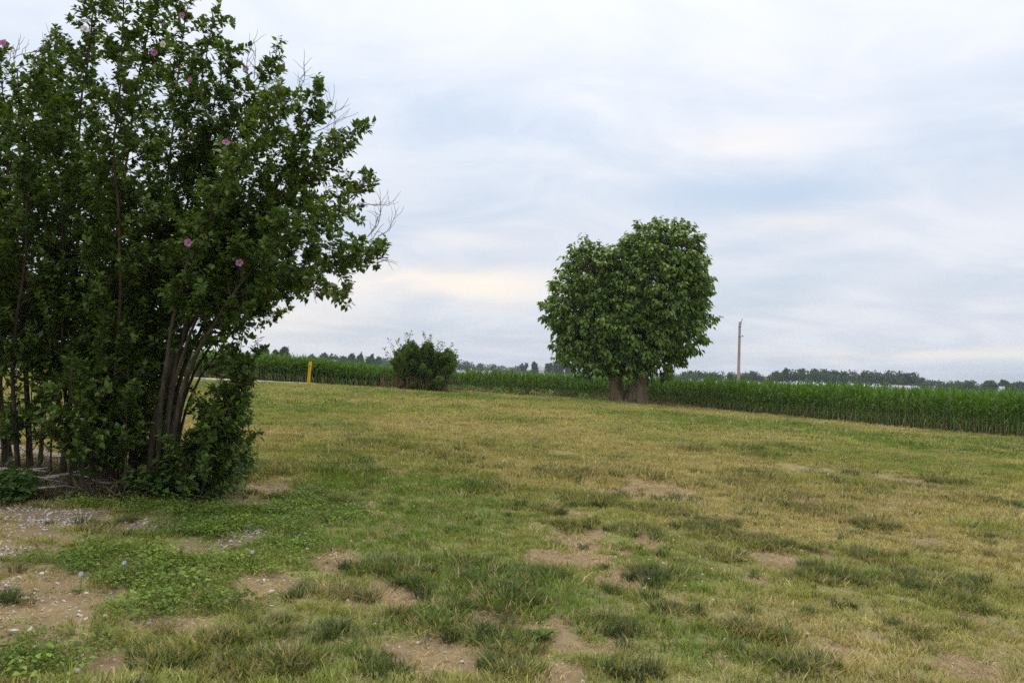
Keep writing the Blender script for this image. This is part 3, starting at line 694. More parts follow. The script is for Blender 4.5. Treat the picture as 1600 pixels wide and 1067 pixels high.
def build_shrubs():
    b = ground_at(245, 770)
    s = Shrub('rose_of_sharon_shrub', (b.x, b.y, float(gz(b.x, b.y))))
    D = b.y
    s.stem(W([(234, 772), (238, 690), (256, 600), (290, 510), (345, 425), (420, 345), (500, 275), (562, 205)], D, .3), .050, .008, .36)
    s.stem(W([(264, 755), (270, 640), (300, 545), (345, 470), (420, 425), (520, 400), (608, 388)], D + .35, .5), .042, .008, .42, sl=.5)
    s.stem(W([(258, 762), (275, 640), (318, 530), (380, 455), (450, 440), (520, 455)], D + .1, -.5), .034, .007, .48, sl=.42)
    s.stem(W([(250, 760), (262, 620), (300, 480), (325, 340), (370, 210), (425, 115), (448, 85)], D + .5, .5), .044, .007, .40)
    s.stem(W([(240, 765), (258, 610), (320, 470), (400, 350), (465, 240), (505, 140)], D + .2, -.3), .040, .007, .40)
    s.stem(W([(270, 760), (290, 600), (355, 470), (440, 380), (530, 320), (592, 275)], D + .2, .9), .040, .007, .42)
    s.stem(W([(245, 765), (255, 600), (290, 430), (350, 300), (410, 210), (455, 150)], D - .1, -.9), .036, .007, .42)
    s.stem(W([(262, 765), (285, 610), (340, 500), (420, 400), (500, 345), (560, 330)], D - .1, -.7), .034, .007, .50)
    s.stem(W([(268, 770), (290, 640), (330, 560), (380, 500), (440, 490)], D + .6, .7), .028, .006, .55, sl=.40)
    s.stem(W([(262, 765), (282, 620), (345, 490), (440, 430), (530, 415), (612, 402)], D + .0, .1), .034, .007, .50, 21, .50)
    s.stem(W([(266, 765), (288, 620), (350, 510), (430, 460), (490, 455), (548, 468)], D + .4, .3), .030, .007, .55, 21, .42)
    s.stem(W([(255, 765), (268, 600), (312, 440), (370, 300), (415, 205), (445, 135)], D + .1, -.2), .032, .007, .42, 21, .56)
    s.stem(W([(248, 765), (258, 590), (292, 440), (330, 300), (352, 200), (368, 120)], D + .3, .3), .032, .007, .40, 21, .58)
    s.stem(W([(258, 765), (272, 600), (335, 450), (420, 335), (490, 265), (535, 225)], D - .1, -.3), .030, .007, .45, 21, .50)
    for (x0, x1, y1) in ((290, 330, 640), (300, 372, 585), (285, 345, 640), (305, 385, 600), (275, 320, 680), (296, 392, 565), (312, 350, 690), (310, 370, 640), (306, 330, 700), (315, 398, 540), (308, 384, 520), (300, 360, 545), (286, 318, 610), (318, 405, 520)):
        s.stem(W([(x0, 772), (x0 + (x1 - x0) * .4, 710), (x1, y1)], D + rng.normal(.1, .25), rng.normal(0, .2)), .013, .004, .05, 14, .36, 56, .066)
    for p, d in (((505, 180, 9.2), (.6, .1, .6)), ((525, 215, 9.0), (.8, .1, .45)), ((470, 120, 9.3), (.35, 0, .9)), ((405, 90, 9.4), (.1, 0, 1)), ((600, 345, 9.4), (.55, 0, .5)), ((590, 300, 9.4), (.9, 0, .5)), ((600, 410, 9.3), (.8, 0, -.25)), ((520, 440, 8.6), (.9, 0, -.15))):
        s.dead(at(p[0] - 38 * d[0], p[1] + 38 * d[2], p[2]), d, .58, 3)
    for f in ((361, 221, 8.2), (305, 381, 8.2), (377, 423, 8.3), (376, 87, 9.0), (345, 31, 9.2)): flower(s, *f)
    s.finish()
    tag(s.root, 'tall multi-stemmed flowering shrub leaning out to the right with pink blooms and dead twigs', 'shrub', 'rose of Sharon shrubs')

    b = ground_at(150, 752)
    s = Shrub('rose_of_sharon_shrub', (b.x, b.y, float(gz(b.x, b.y)))); D = b.y
    for path, d0, dd, r in (
            ([(96, 740), (112, 600), (122, 400), (128, 200), (150, 20), (160, -90)], D, .4, .042),
            ([(128, 748), (150, 600), (178, 400), (205, 200), (230, 0), (245, -80)], D - .2, -.5, .038),
            ([(160, 752), (175, 600), (225, 400), (285, 200), (330, 15)], D, .2, .042),
            ([(192, 757), (203, 600), (260, 420), (312, 260), (350, 120), (366, 70)], D + .2, -.2, .036),
            ([(205, 752), (216, 600), (240, 450), (252, 300), (262, 150), (275, -10)], D + .3, .7, .036),
            ([(175, 752), (180, 600), (190, 420), (180, 250), (190, 90), (200, -60)], D - .3, -1.0, .036),
            ([(145, 745), (140, 560), (150, 380), (100, 200), (80, 70)], D + .4, .9, .034),
            ([(210, 757), (225, 600), (280, 460), (330, 380), (372, 300)], D + .1, -.9, .030),
            ([(115, 742), (100, 560), (105, 380), (95, 250), (60, 110)], D + .1, -.8, .034)):
        s.stem(W(path, d0, dd), r, .007, .14, 18, .60, 76, .068)
    for (x0, x1, y1) in ((150, 140, 520), (175, 165, 500), (195, 205, 520), (120, 130, 550), (165, 190, 560), (205, 225, 560), (185, 180, 600), (160, 150, 470), (140, 155, 600), (215, 228, 640), (110, 112, 560), (170, 175, 650), (130, 122, 630), (200, 212, 620)):
        s.stem(W([(x0, 752), ((x0 + x1) / 2, 680), (x1, y1)], D - .35 + rng.normal(0, .3), rng.normal(0, .2)), .016, .005, .20, 15, .44, 60, .070)
    for f in ((264, 43, 8.6), (292, 33, 8.7), (294, 130, 8.2), (240, 95, 8.0)): flower(s, *f)
    flower(s, 130, 52, 8.2, 'petal_white', 1.25); flower(s, 252, 75, 8.1, 'petal_white', .9)
    s.finish()
    tag(s.root, 'tall upright flowering shrub with crowded stems, white bloom near its top', 'shrub', 'rose of Sharon shrubs')

    b = ground_at(25, 738)
    s = Shrub('rose_of_sharon_shrub', (b.x, b.y, float(gz(b.x, b.y)))); D = b.y
    for path, d0, dd, r in (
            ([(48, 735), (42, 600), (30, 400), (10, 220), (0, 70)], D, .5, .042),
            ([(12, 732), (-15, 500), (-60, 250), (-85, 60)], D, .3, .038),
            ([(62, 733), (72, 560), (62, 380), (66, 200), (88, 60)], D + .3, 1.0, .030),
            ([(30, 735), (20, 560), (40, 380), (40, 230), (30, 110)], D - .2, -1.0, .034),
            ([(-20, 735), (-40, 560), (-20, 380), (-40, 200), (-30, 80)], D - .3, -.6, .034),
            ([(-40, 735), (-90, 520), (-150, 300), (-190, 120)], D + .2, .8, .034),
            ([(20, 735), (0, 600), (10, 450), (-20, 300), (-5, 160)], D + .4, .2, .030)):
        s.stem(W(path, d0, dd), r, .007, .24, 17, .62, 74, .068)
    for (x0, x1, y1) in ((5, 0, 600), (30, 20, 580), (-20, -10, 620), (44, 48, 540), (62, 66, 600), (12, 16, 640), (52, 40, 630), (80, 84, 580)):
        s.stem(W([(x0, 735), ((x0 + x1) / 2, 680), (x1, y1)], D + rng.normal(0, .3), 0), .014, .005, .3, 12, .36, 46, .064)
    for f in ((6, 60, 8.6), (20, 38, 8.8)): flower(s, *f)
    s.dead(at(28, 100, 9), (.2, 0, 1), .5, 4)
    s.finish()
    tag(s.root, 'tall flowering shrub cut by the picture edge, beside the upright shrub', 'shrub', 'rose of Sharon shrubs')
build_shrubs()

def fallen_branch(path, r, label, forks=3):
    P = []
    for i, (px, py) in enumerate(path):
        g = ground_at(px, py); P.append((g.x, g.y, float(gz(g.x, g.y)) + r * .8 + .05 + .03 * (i % 2)))
    P = np.array(P); loc = P[0].copy(); pts = spline(P - loc, .08); n = len(pts)
    mb = MB(); mb.tube(pts, np.linspace(r, r * .45, n), 6, True, .15)
    o = empty('fallen_branch', loc); link('limb', mb.mesh('limb', True), M['dead_wood'], o)
    for k in range(forks):
        i = int(n * (.3 + .6 * rng.random())); d = unit(pts[min(i + 1, n - 1)] - pts[i - 1]); d2 = unit(d + rng.normal(0, .5, 3) * (1, 1, .3)); ln = .25 + .3 * rng.random()
        sub = pts[i] + d2[None] * np.linspace(0, ln, 5)[:, None] + np.cumsum(rng.normal(0, .012, (5, 3)), 0) * (1, 1, .3); mb = MB(); mb.tube(sub, np.linspace(r * .5, r * .2, 5), 5)
        link('twig', mb.mesh('twig'), M['dead_wood'], o)
    tag(o, label, 'branch', 'fallen branches under the shrubs')
fallen_branch([(-30, 742), (20, 750), (60, 757), (95, 760)], .026, 'thick pale fallen branch at the picture edge under the shrubs')
fallen_branch([(72, 756), (120, 755), (150, 762), (172, 770)], .020, 'pale bent fallen branch in the middle of the litter under the shrubs')
fallen_branch([(40, 776), (80, 776), (112, 768)], .016, 'short grey fallen branch just behind the gravel patch')
fallen_branch([(0, 731), (45, 728), (90, 722)], .016, 'thin fallen branch lying deepest between the stems')
fallen_branch([(170, 765), (195, 765), (215, 768)], .009, 'small fallen stick by the foot of the leaning shrub', 1)

# litter and low growth under the shrubs
def under_shrubs():
    pr = [blade_clump('k', 30, .14, .02, .06, .006, 2.2, M['blade'], .6) for _ in range(3)]
    n = 2600; px = -40 + 330 * rng.random(n); py = 722 + 56 * rng.random(n) ** .8
    P = np.array([ground_at(a, b) for a, b in zip(px[:600], py[:600])]); P = np.repeat(P, 4, 0)[:n]; P[:, :2] += rng.normal(0, .15, (len(P), 2)); P[:, 2] = gz(P[:, 0], P[:, 1])
    c = np.where((rng.random(len(P)) < .8)[:, None], np.array((.20, .15, .10)), np.array((.10, .13, .04))) * rng.normal(1, .2, (len(P), 1)).clip(.4, 1.6)
    scatter('dead_litter', 'brown dead leaves and stalks littering the ground under the shrubs', 'litter', pr, P, tilt(len(P), .3), rng.normal(1, .3, len(P)).clip(.4, 1.8), rng.integers(0, 3, len(P)), c)
    # leafy suckers round the foot of the leaning shrub
    pr = [weed_clump('k', 60, .14, .30, .060, M['weed']) for _ in range(4)]
    px = np.concatenate([270 + 90 * rng.random(70), 330 + 60 * rng.random(16), -20 + 60 * rng.random(26), 215 + 60 * rng.random(16)]); py = np.concatenate([742 + 40 * rng.random(70), 735 + 20 * rng.random(16), 770 + 18 * rng.random(26), 772 + 10 * rng.random(16)])
    P = np.array([ground_at(a, b) for a, b in zip(px, py)]); k = len(P); P[:, 2] = gz(P[:, 0], P[:, 1])
    c = np.array((.075, .125, .03)) * rng.normal(1, .25, (k, 1)).clip(.5, 1.6)
    scatter('undergrowth', 'leafy green undergrowth round the shrub feet', 'undergrowth', pr, P, tilt(k), rng.normal(.85, .25, k).clip(.4, 1.5) , rng.integers(0, 4, k), c)
under_shrubs()

# ------------------------------------------------------------------ stones and small single plants
def stone(px, py, w_px, label, m='stone', flat=.5, rz=0.0):
    g = ground_at(px, py); me = rock_mesh('stone', M[m], w_px * g.y / F / 2.2, flat)
    o = link('stone', me); o.location = (g.x, g.y, float(gz(g.x, g.y)) + .004); o.rotation_euler = (0, 0, rz)
    o.modifiers.new('round', 'SUBSURF').levels = 1; o.modifiers['round'].render_levels = 2
    tag(o, label, 'stone')
stone(37, 936, 20, 'smooth white stone on the bare soil near the picture edge', 'stone_white', .45, .3)
stone(22, 924, 14, 'flat tan stone just behind the white stone', 'stone', .4)
stone(134, 927, 9, 'small pale stone at the end of the bare soil, beside the blue flower')
stone(20, 985, 20, 'flat grey stone half sunk in soil at the picture edge', 'stone', .3)
stone(365, 833, 9, 'small pale stone on the gravel patch beside the red soil', 'stone_white')
stone(226, 742, 8, 'small white stone at the foot of the leaning shrub', 'stone_white')
stone(352, 728, 12, 'pale grey stone in the grass beside the leaning shrub')
stone(424, 947, 9, 'small reddish stone among the coarse tufts')

def chicory(px, py, label):
    g = ground_at(px, py + 8); o = empty('chicory_plant', (g.x, g.y, float(gz(g.x, g.y))))
    mb = MB(); mb.tube([(0, 0, -.01), (.01, 0, .06), (.0, .01, .11)], [.003, .0025, .002], 4); link('stem', mb.mesh('stem'), M['bush_leaf'], o)
    n = 14; a = np.arange(n) * 2 * math.pi / n; ax = np.stack([np.cos(a), np.sin(a), np.full(n, .25)], 1)
    v, f = leaves(np.zeros((n, 3)), ax, np.tile((0, 0, 1.), (n, 1)), np.full(n, .017), np.full(n, .009), LEAF_QUAD)
    fl = link('flower', tri_mesh('flower', v, f), M['chicory'], o); fl.rotation_euler = (.9, 0, rng.normal(0, .3)); fl.location = (0, .01, .11)
    n = 7; a = rng.random(n) * 6.3; ax = np.stack([np.cos(a), np.sin(a), np.full(n, .3)], 1)
    v, f = leaves(np.zeros((n, 3)), ax, np.tile((0, 0, 1.), (n, 1)), .05 + .04 * rng.random(n), np.full(n, .016), LEAF_OVATE); link('leaves', tri_mesh('leaves', v, f), M['bush_leaf'], o)
    tag(o, label, 'flower', 'blue chicory flowers')
chicory(192, 898, 'pale blue wildflower in the middle of the green weeds')
chicory(393, 879, 'pale blue wildflower beside the bare soil strip, farthest from the picture edge')
chicory(124, 917, 'blue wildflower at the edge of the bare soil')

def plantain(px, py, label, s=1.0):
    g = ground_at(px, py); o = empty('plantain_weed', (g.x, g.y, float(gz(g.x, g.y)) + .01))
    n = 7; a = np.arange(n) * 2.4 + rng.random(); up = np.tile((0, 0, 1.), (n, 1))
    T = leaves(np.zeros((1, 3)), np.array([(1, 0, .25)]), up[:1], np.array([.11]), np.array([.05]), LEAF_OVATE); me = tri_mesh('leaf', *T); me.materials.append(M['bush_leaf'])
    for k in range(n):
        l = link('leaf', me, None, o); l.rotation_euler = (0, rng.normal(-.1, .15), a[k]); l.scale = (s * (.7 + .5 * rng.random()),) * 3
    tag(o, label, 'weed', 'broad-leaved rosettes in the lawn')
plantain(848, 996, 'pale broad-leaved rosette weed between dark tufts at the front of the lawn', 1.1)
plantain(1215, 996, 'broad-leaved rosette weed low in the lawn under the bare soil patch', 1.1)
plantain(1165, 985, 'smaller rosette weed beside the other rosette in the lawn', .8)

# ------------------------------------------------------------------ big pollarded tree
def build_tree():
    D = 47.0; b = at(982, 627, D); zb = float(gz(b.x, D)); root = empty('pollard_tree', (b.x, D, zb)); L = np.array((b.x, D, zb))
    def p(px, py, dd=0.0): return np.array(at(px, py, D + dd)) - L
    s = D / F
    def trunk(path, rad, name='trunk'):
        pts = spline(np.array(path), .12); n = len(pts); mb = MB(); r = np.interp(np.linspace(0, 1, n), np.linspace(0, 1, len(rad)), rad); mb.tube(pts, r * (1 + .45 * np.exp(-np.arange(n) * .55)), 28, True, .05, .10)
        link(name, mb.mesh(name, True), M['tree_bark'], root)
    g0 = p(966, 632); g0[2] = -.15; g1 = p(994, 632); g1[2] = -.15
    trunk([g0, p(963, 605), p(958, 578), p(948, 545)], [.46, .37, .36, .26]); trunk([g1, p(996, 605), p(1002, 578), p(1016, 540)], [.66, .52, .48, .34])
    trunk([g0 * .5 + g1 * .5 + np.array((0, .1, 0)), p(981, 620, .1), p(980, 606, .2)], [.55, .40, .12])
    # lobes of the crown: centre, half width, half depth, half height in metres
    LB = [(p(918, 482), 58 * s, 2.3, 98 * s), (p(1030, 450), 74 * s, 2.9, 98 * s), (p(975, 515), 98 * s, 2.9, 62 * s), (p(968, 458), 42 * s, 2.3, 76 * s), (p(955, 565), 34 * s, 1.9, 22 * s), (p(985, 560), 36 * s, 2.0, 24 * s), (p(888, 490), 34 * s, 1.8, 56 * s), (p(1062, 500), 46 * s, 2.2, 66 * s), (p(922, 545), 46 * s, 2.1, 36 * s), (p(1022, 552), 48 * s, 2.1, 32 * s), (p(924, 420), 30 * s, 1.6, 44 * s), (p(1058, 402), 40 * s, 1.9, 52 * s), (p(1012, 385), 28 * s, 1.6, 36 * s), (p(1080, 440), 22 * s, 1.4, 40 * s)]
    vol = np.array([a[1] * a[2] * a[3] for a in LB]); tips = []; dirs = []
    for c, rx, ry, rz in LB:
        n = int(2500 * rx * ry * rz / vol.sum()); d = unit(rng.normal(0, 1, (n, 3))); lum = .86 + .26 * vnoise(d[:, 0] * 3.1 + d[:, 2] * 2.3 + 9, d[:, 1] * 3.1 + d[:, 2] * 2.7 + c[0], 3) + .16 * (rng.random(n) - .45)
        rad = (.45 + .55 * rng.random(n) ** .45) * lum
        tips.append(c + d * rad[:, None] * np.array((rx, ry, rz))); dirs.append(d)
    for c, rx, ry, rz in LB:                               # longer shoots break the outline
        n = 26; d = unit(rng.normal(0, 1, (n, 3)) + np.array((0, 0, .35))); e = c + d * np.array((rx, ry, rz)) * .95
        for k in range(3): tips.append(e + d * (.05 + .26 * k * rng.random((n, 1)))); dirs.append(d)
    tips = np.concatenate(tips); dirs = np.concatenate(dirs); k = tips[:, 2] > 1.15; tips, dirs = tips[k], dirs[k]
    # limbs and branches
    limbs = MB(); ends = []; heads = [p(958, 565), p(1003, 562)]
    for k in range(22):
        h = heads[k % 2]; c = LB[k % len(LB)]; d = unit(rng.normal(0, 1, 3)); e = c[0] + d * np.array(c[1:]) * .55; e[2] = max(e[2], h[2] + .8)
        m = h * .55 + e * .45 + np.array((0, 0, .3)); pts = spline([h, m, e], .25); limbs.tube(pts, np.linspace(.16, .04, len(pts)), 7); ends.append(pts)
    E = np.concatenate([e[len(e) // 3:] for e in ends])
    for t in tips[::3]:
        q = E[np.argmin(np.sum((E - t) ** 2, 1) + 3 * np.maximum(0, E[:, 2] - t[2]))]; m = q * .5 + t * .5 + np.array((0, 0, .12)); limbs.tube([q, m, t], [.022, .014, .007], 3, False)
    link('limbs', limbs.mesh('limbs', True), M['tree_bark'], root)
    # each shoot ends in a drooping whorl of big leaves
    n = 14; N_ = len(tips); base = np.repeat(tips, n, 0); dr = np.repeat(dirs, n, 0)
    a = rng.random(N_ * n) * 6.283; ring = np.stack([np.cos(a), np.sin(a), np.zeros(N_ * n)], 1); sp = .10 + .16 * rng.random(N_ * n)
    pos = base + ring * sp[:, None] * .8 + np.stack([np.zeros(N_ * n)] * 2 + [rng.normal(0, .09, N_ * n)], 1)
    ax = ring * .8 + dr * .45 + np.stack([np.zeros(N_ * n)] * 2 + [-.30 - .75 * rng.random(N_ * n)], 1); up = ring * .7 + np.array((0, 0, 1.)) + rng.normal(0, .3, (N_ * n, 3))
    ln = .16 + .22 * rng.random(N_ * n); v, f = leaves(pos, ax, up, ln, ln * .62, LEAF_OVATE)
    link('crown', tri_mesh('crown', v, f), M['tree_leaf'], root)
    tag(root, 'round-headed double-trunked green tree standing alone before the corn', 'tree')
    # dry reddish stalks at its foot
    pr = [blade_clump('k', 24, .22, .10, .34, .014, .6, M['blade'], .1) for _ in range(3)]
    n = 150; x = L[0] + np.concatenate([rng.normal(1.3, 1.3, 110), rng.normal(0, 1.0, 40)]); y = D + rng.normal(-.4, .5, n) + .0; y = np.minimum(y, corn_edge_y(x) - .1)
    c = np.array((.34, .20, .13)) * rng.normal(1, .2, (n, 1)).clip(.5, 1.5)
    scatter('dry_stalks', 'rusty dry grass stalks at the foot of the tree', 'dry grass', pr, np.stack([x, y, gz(x, y)], 1), tilt(n), rng.normal(.9, .25, n).clip(.4, 1.5), rng.integers(0, 3, n), c)
build_tree()

# ------------------------------------------------------------------ rounded bush in the middle distance
def build_bush():
    D = 45.0; b = at(658, 609, D); zb = float(gz(b.x, D)); root = empty('wild_bush', (b.x, D, zb)); L = np.array((b.x, D, zb)); s = D / F
    def p(px, py, dd=0.0): return np.array(at(px, py, D + dd)) - L
    tw = MB(); lp, la, lu = [], [], []
    tipsxy = [(612, 556), (616, 545), (626, 540), (634, 532), (642, 529), (650, 533), (660, 536), (668, 528), (674, 531), (680, 540), (686, 545), (694, 548), (704, 541), (710, 552), (707, 562), (700, 570), (625, 570), (618, 580), (640, 560), (690, 585), (660, 570), (650, 590), (675, 575), (632, 590), (680, 595), (640, 600), (665, 600)]
    for i, (tx, ty) in enumerate(tipsxy * 6):
        r = rng.normal(0, 1, 3); dd = rng.normal(0, 1.0); e = p(tx + r[0] * 4, ty + abs(r[1]) * 6 + 2, dd * .9)
        g = np.array((rng.normal(0, .35) + (tx - 658) * s * .35, rng.normal(0, .5), 0)); m = g * .5 + e * .5 + np.array((0, 0, .25)) + rng.normal(0, .12, 3)
        pts = spline([g, m, e], .12); n = len(pts); tw.tube(pts, np.linspace(.025, .006, n), 4)
        kk = 560; q = np.clip((rng.random(kk) ** .7) * (n - 1), 0, n - 1.01); j = q.astype(int); j = np.maximum(j, n // 7); off = unit(rng.normal(0, 1, (kk, 3))) * (.40 * rng.random((kk, 1)) ** .6) * (1.15 - .85 * q / n)[:, None]
        lp.append(pts[j] + off); la.append(unit(off + .2 * rng.normal(0, 1, (kk, 3)) + np.array((0, 0, .25)))); lu.append(np.array((0, 0, 1.)) + rng.normal(0, .5, (kk, 3)))
    # loose sprays standing out of the top
    for (tx, ty, ux, uy) in ((606, 556, 600, 543), (614, 545, 606, 530), (636, 530, 634, 520), (640, 528, 643, 519), (664, 528, 661, 520), (700, 548, 708, 537), (708, 552, 716, 546), (672, 530, 675, 523), (625, 540, 620, 530), (690, 545, 694, 536), (684, 540, 687, 531)):
        a = p(tx, ty); e = p(ux, uy); pts = spline([a - (e - a), a, e], .06); tw.tube(pts, np.linspace(.010, .004, len(pts)), 3); kk = 40; j = rng.integers(0, len(pts), kk)
        off = unit(rng.normal(0, 1, (kk, 3))) * .07; lp.append(pts[j] + off); la.append(off + np.array((0, 0, .04))); lu.append(np.array((0, 0, 1.)) + rng.normal(0, .5, (kk, 3)))
    P, A, U = map(np.concatenate, (lp, la, lu)); ln = .06 + .09 * rng.random(len(P)); v, f = leaves(P, A, U, ln, ln * .58, LEAF_QUAD)
    link('stems', tw.mesh('stems'), M['bark'], root); link('foliage', tri_mesh('foliage', v, f), M['bush_leaf'], root)
    n = 260; x = rng.normal(0, 1.1, n); y = -.9 + rng.normal(0, .35, n); g = np.stack([x, y, np.zeros(n)], 1); mb = MB()
    for q in g:
        e = q + np.array((rng.normal(0, .15), rng.normal(0, .1), .3 + .7 * rng.random())); mb.tube([q, q * .5 + e * .5 + rng.normal(0, .03, 3), e], [.010, .008, .004], 3)
    link('dead_stems', mb.mesh('dead_stems'), M['red_brush'], root)['kind'] = 'stuff'
    tag(root, 'shaggy rounded dark green bush at the lawn edge beside the corn', 'bush')
build_bush()

# ------------------------------------------------------------------ corn
def corn_meshes(seed):
    H = 1.59 + .10 * rng.normal(); st = MB(); lean = rng.normal(0, .03, 2)
    z = np.linspace(-.04, H * .88, 8); st.tube(np.stack([lean[0] * z, lean[1] * z, z], 1), np.linspace(.017, .008, 8), 5)
    lf = MB(); phi = rng.random() * 6.28; n = 12
    for k in range(n):
        h = H * (.24 + .62 * k / (n - 1)) ; side = phi + math.pi * (k % 2) + rng.normal(0, .35); d = np.array((math.cos(side), math.sin(side), 0)); nrm = np.array((-d[1], d[0], 0))
        top = k / (n - 1); ln = (.44 + .34 * math.sin(math.pi * min(1, .25 + .75 * top)) ) * rng.normal(1, .1); w = .042 + .038 * math.sin(math.pi * (.2 + .7 * top)); rise = (.95 + .45 * top) * rng.normal(1, .12); droop = (1.05 - .55 * top) * rng.normal(1, .2)
        if k < 3: droop *= 1.6; ln *= .75; w *= .7
        m = 6; V = []
        for q in range(m + 1):
            u = q / m; c = np.array((lean[0] * h, lean[1] * h, h)) + d * ln * (u * .72 if top < .75 else u * .45) + np.array((0, 0, ln * (rise * u - droop * u * u))); ww = w * (1 - u ** 2.2) * (.6 + .8 * min(1, u * 3)) / 1.4 + .001
            V += [c - nrm * ww / 2 + np.array((0, 0, ww * .25)), c - np.array((0, 0, ww * .1)), c + nrm * ww / 2 + np.array((0, 0, ww * .25))]
        Fq = []
        for q in range(m):
            a = q * 3
            for e in (0, 1): Fq += [(a + e, a + e + 1, a + e + 4), (a + e, a + e + 4, a + e + 3)]
        lf.add(V, Fq)
    # upright whorl in which the tassel is still wrapped
    for k in range(3):
        a = phi + k * 2.1; V = []; d = np.array((math.cos(a), math.sin(a), 0)); nrm = np.array((-d[1], d[0], 0))
        for q in range(5):
            u = q / 4; c = np.array((lean[0] * H, lean[1] * H, H * .80 + u * .36)) + d * (.02 + .16 * u * u); ww = .05 * (1 - u ** 2) + .002
            V += [c - nrm * ww / 2, c + nrm * ww / 2]
        lf.add(V, [t for q in range(4) for t in ((2 * q, 2 * q + 1, 2 * q + 3), (2 * q, 2 * q + 3, 2 * q + 2))])
    s = st.mesh('stalk', True); s.materials.append(M['corn_stalk']); l = lf.mesh('leaves'); l.materials.append(M['corn_leaf'])
    both = MB(); both.add(np.concatenate(st.v), np.concatenate(st.f)); ns = len(np.concatenate(st.f)); both.add(np.concatenate(lf.v), np.concatenate(lf.f)); j = both.mesh('corn')
    j.materials.append(M['corn_stalk']); j.materials.append(M['corn_leaf']); mi = np.ones(len(j.polygons), np.int32); mi[:ns] = 0; j.polygons.foreach_set('material_index', mi)
    return s, l, j
def build_corn():
    kinds = [corn_meshes(k) for k in range(7)]
    row = resample(CORN_EDGE, .16)
    vis = (row[:, 0] / np.maximum(row[:, 1], 1) < .66) & (row[:, 0] > -17) & (row[:, 1] > 20); first = row[vis]
    order = np.argsort(-first[:, 0])                       # largest in the picture first: from the near right end backwards
    solo = first[order[:300]]
    for k, (x, y) in enumerate(solo):
        s, l, j = kinds[rng.integers(0, 7)]; x += rng.normal(0, .03); y += rng.normal(0, .03)
        o = empty('corn_plant', (x, y, float(gz(x, y)))); o.rotation_euler = (rng.normal(0, .03), rng.normal(0, .03), rng.random() * 6.28); o.scale = (1, 1, 1 + rng.normal(0, .07))
        link('stalk', s, None, o); link('leaves', l, None, o)
        tag(o, 'tall green corn plant in the front row along the lawn', 'corn plant', 'front row of corn plants')
    P = []
    off = np.array((.55, .83)) * .85
    key = set(map(tuple, np.round(solo, 3)))
    for r in range(0, 60):
        pts = row + off * r
        if r == 0: pts = np.array([q for q in pts if tuple(np.round(q, 3)) not in key])
        st = 1 if r < 9 else 2 if r < 24 else 3
        pts = pts[(r % st)::st]; P.append(pts + rng.normal(0, .035, pts.shape))
    P = np.concatenate(P); k = (P[:, 0] / np.maximum(P[:, 1], 1) < .95) & (P[:, 1] > 8); P = P[k]; n = len(P)
    sc = rng.normal(1, .07, (n, 3)); scatter('corn_field', 'dense field of tall green corn behind its front row', 'corn', [j for _, _, j in kinds], np.stack([P[:, 0], P[:, 1], gz(P[:, 0], P[:, 1])], 1), np.stack([rng.normal(0, .03, n), rng.normal(0, .03, n), rng.random(n) * 6.28], 1), sc, rng.integers(0, 7, n))
    print('corn', n)
build_corn()

# weeds along the corn's left edge
def edge_weeds():
    pr = [weed_clump('k', 70, .30, .45, .10, M['weed']) for _ in range(3)] + [blade_clump('k', 40, .25, .2, .55, .016, .5, M['blade'], .15) for _ in range(3)]
    x = np.concatenate([-12 + 10 * rng.random(150), -22 + 26 * rng.random(120), 2 + 6 * rng.random(40)]); n = len(x); y = corn_edge_y(x) - .3 - 1.6 * rng.random(n)
    c = np.where((rng.random(n) < .7)[:, None], np.array((.16, .22, .05)), np.array((.30, .24, .13))) * rng.normal(1, .2, (n, 1)).clip(.5, 1.5)
    scatter('edge_weeds', 'rank yellow-green weeds along the foot of the corn', 'weeds', pr, np.stack([x, y, gz(x, y)], 1), tilt(n), rng.normal(.95, .3, n).clip(.4, 1.7), rng.integers(0, 6, n), c)
edge_weeds()

# ------------------------------------------------------------------ marker post and utility pole
def build_post():
    D = 44.0; b = at(481.5, 603, D); zb = float(gz(b.x, D)); t = at(485, 565, D); root = empty('marker_post', (b.x, D, zb)); h = t.z - zb
    mb = MB(); w, d, e = .14, .07, .012      # hollow, slightly ribbed flat post
    prof = np.array([(-w / 2, -d / 2), (-w / 2 + .05, -d / 2 - e), (-.04, -d / 2 + .03), (.04, -d / 2 + .03), (w / 2 - .05, -d / 2 - e), (w / 2, -d / 2), (w / 2, d / 2), (-w / 2, d / 2)]) ; n = len(prof); lean = (t.x - b.x) / h
    Z = (-.1, h * .5, h - .03, h); V = []
    for z, k in zip(Z, (1, 1, 1, .86)): V.append(np.stack([prof[:, 0] * k + lean * z, prof[:, 1] * k, np.full(n, z)], 1))
    f = [q for i in range(3) for j in range(n) for q in ((i * n + j, i * n + (j + 1) % n, (i + 1) * n + (j + 1) % n), (i * n + j, (i + 1) * n + (j + 1) % n, (i + 1) * n + j))]; f += [(3 * n, 3 * n + j, 3 * n + j + 1) for j in range(1, n - 1)]
    mb.add(np.concatenate(V), f); link('post', mb.mesh('post'), M['yellow'], root)
    bd = MB(); bd.box((lean * h * .86, -d / 2 - .024, h * .86), (.10, .006, .18)); link('warning_plate', bd.mesh('warning_plate'), noisy_mat('plate', (.66, .38, .02), (.60, .32, .02), 8), root)
    tag(root, 'bright yellow marker post standing at the lawn edge', 'post')
build_post()
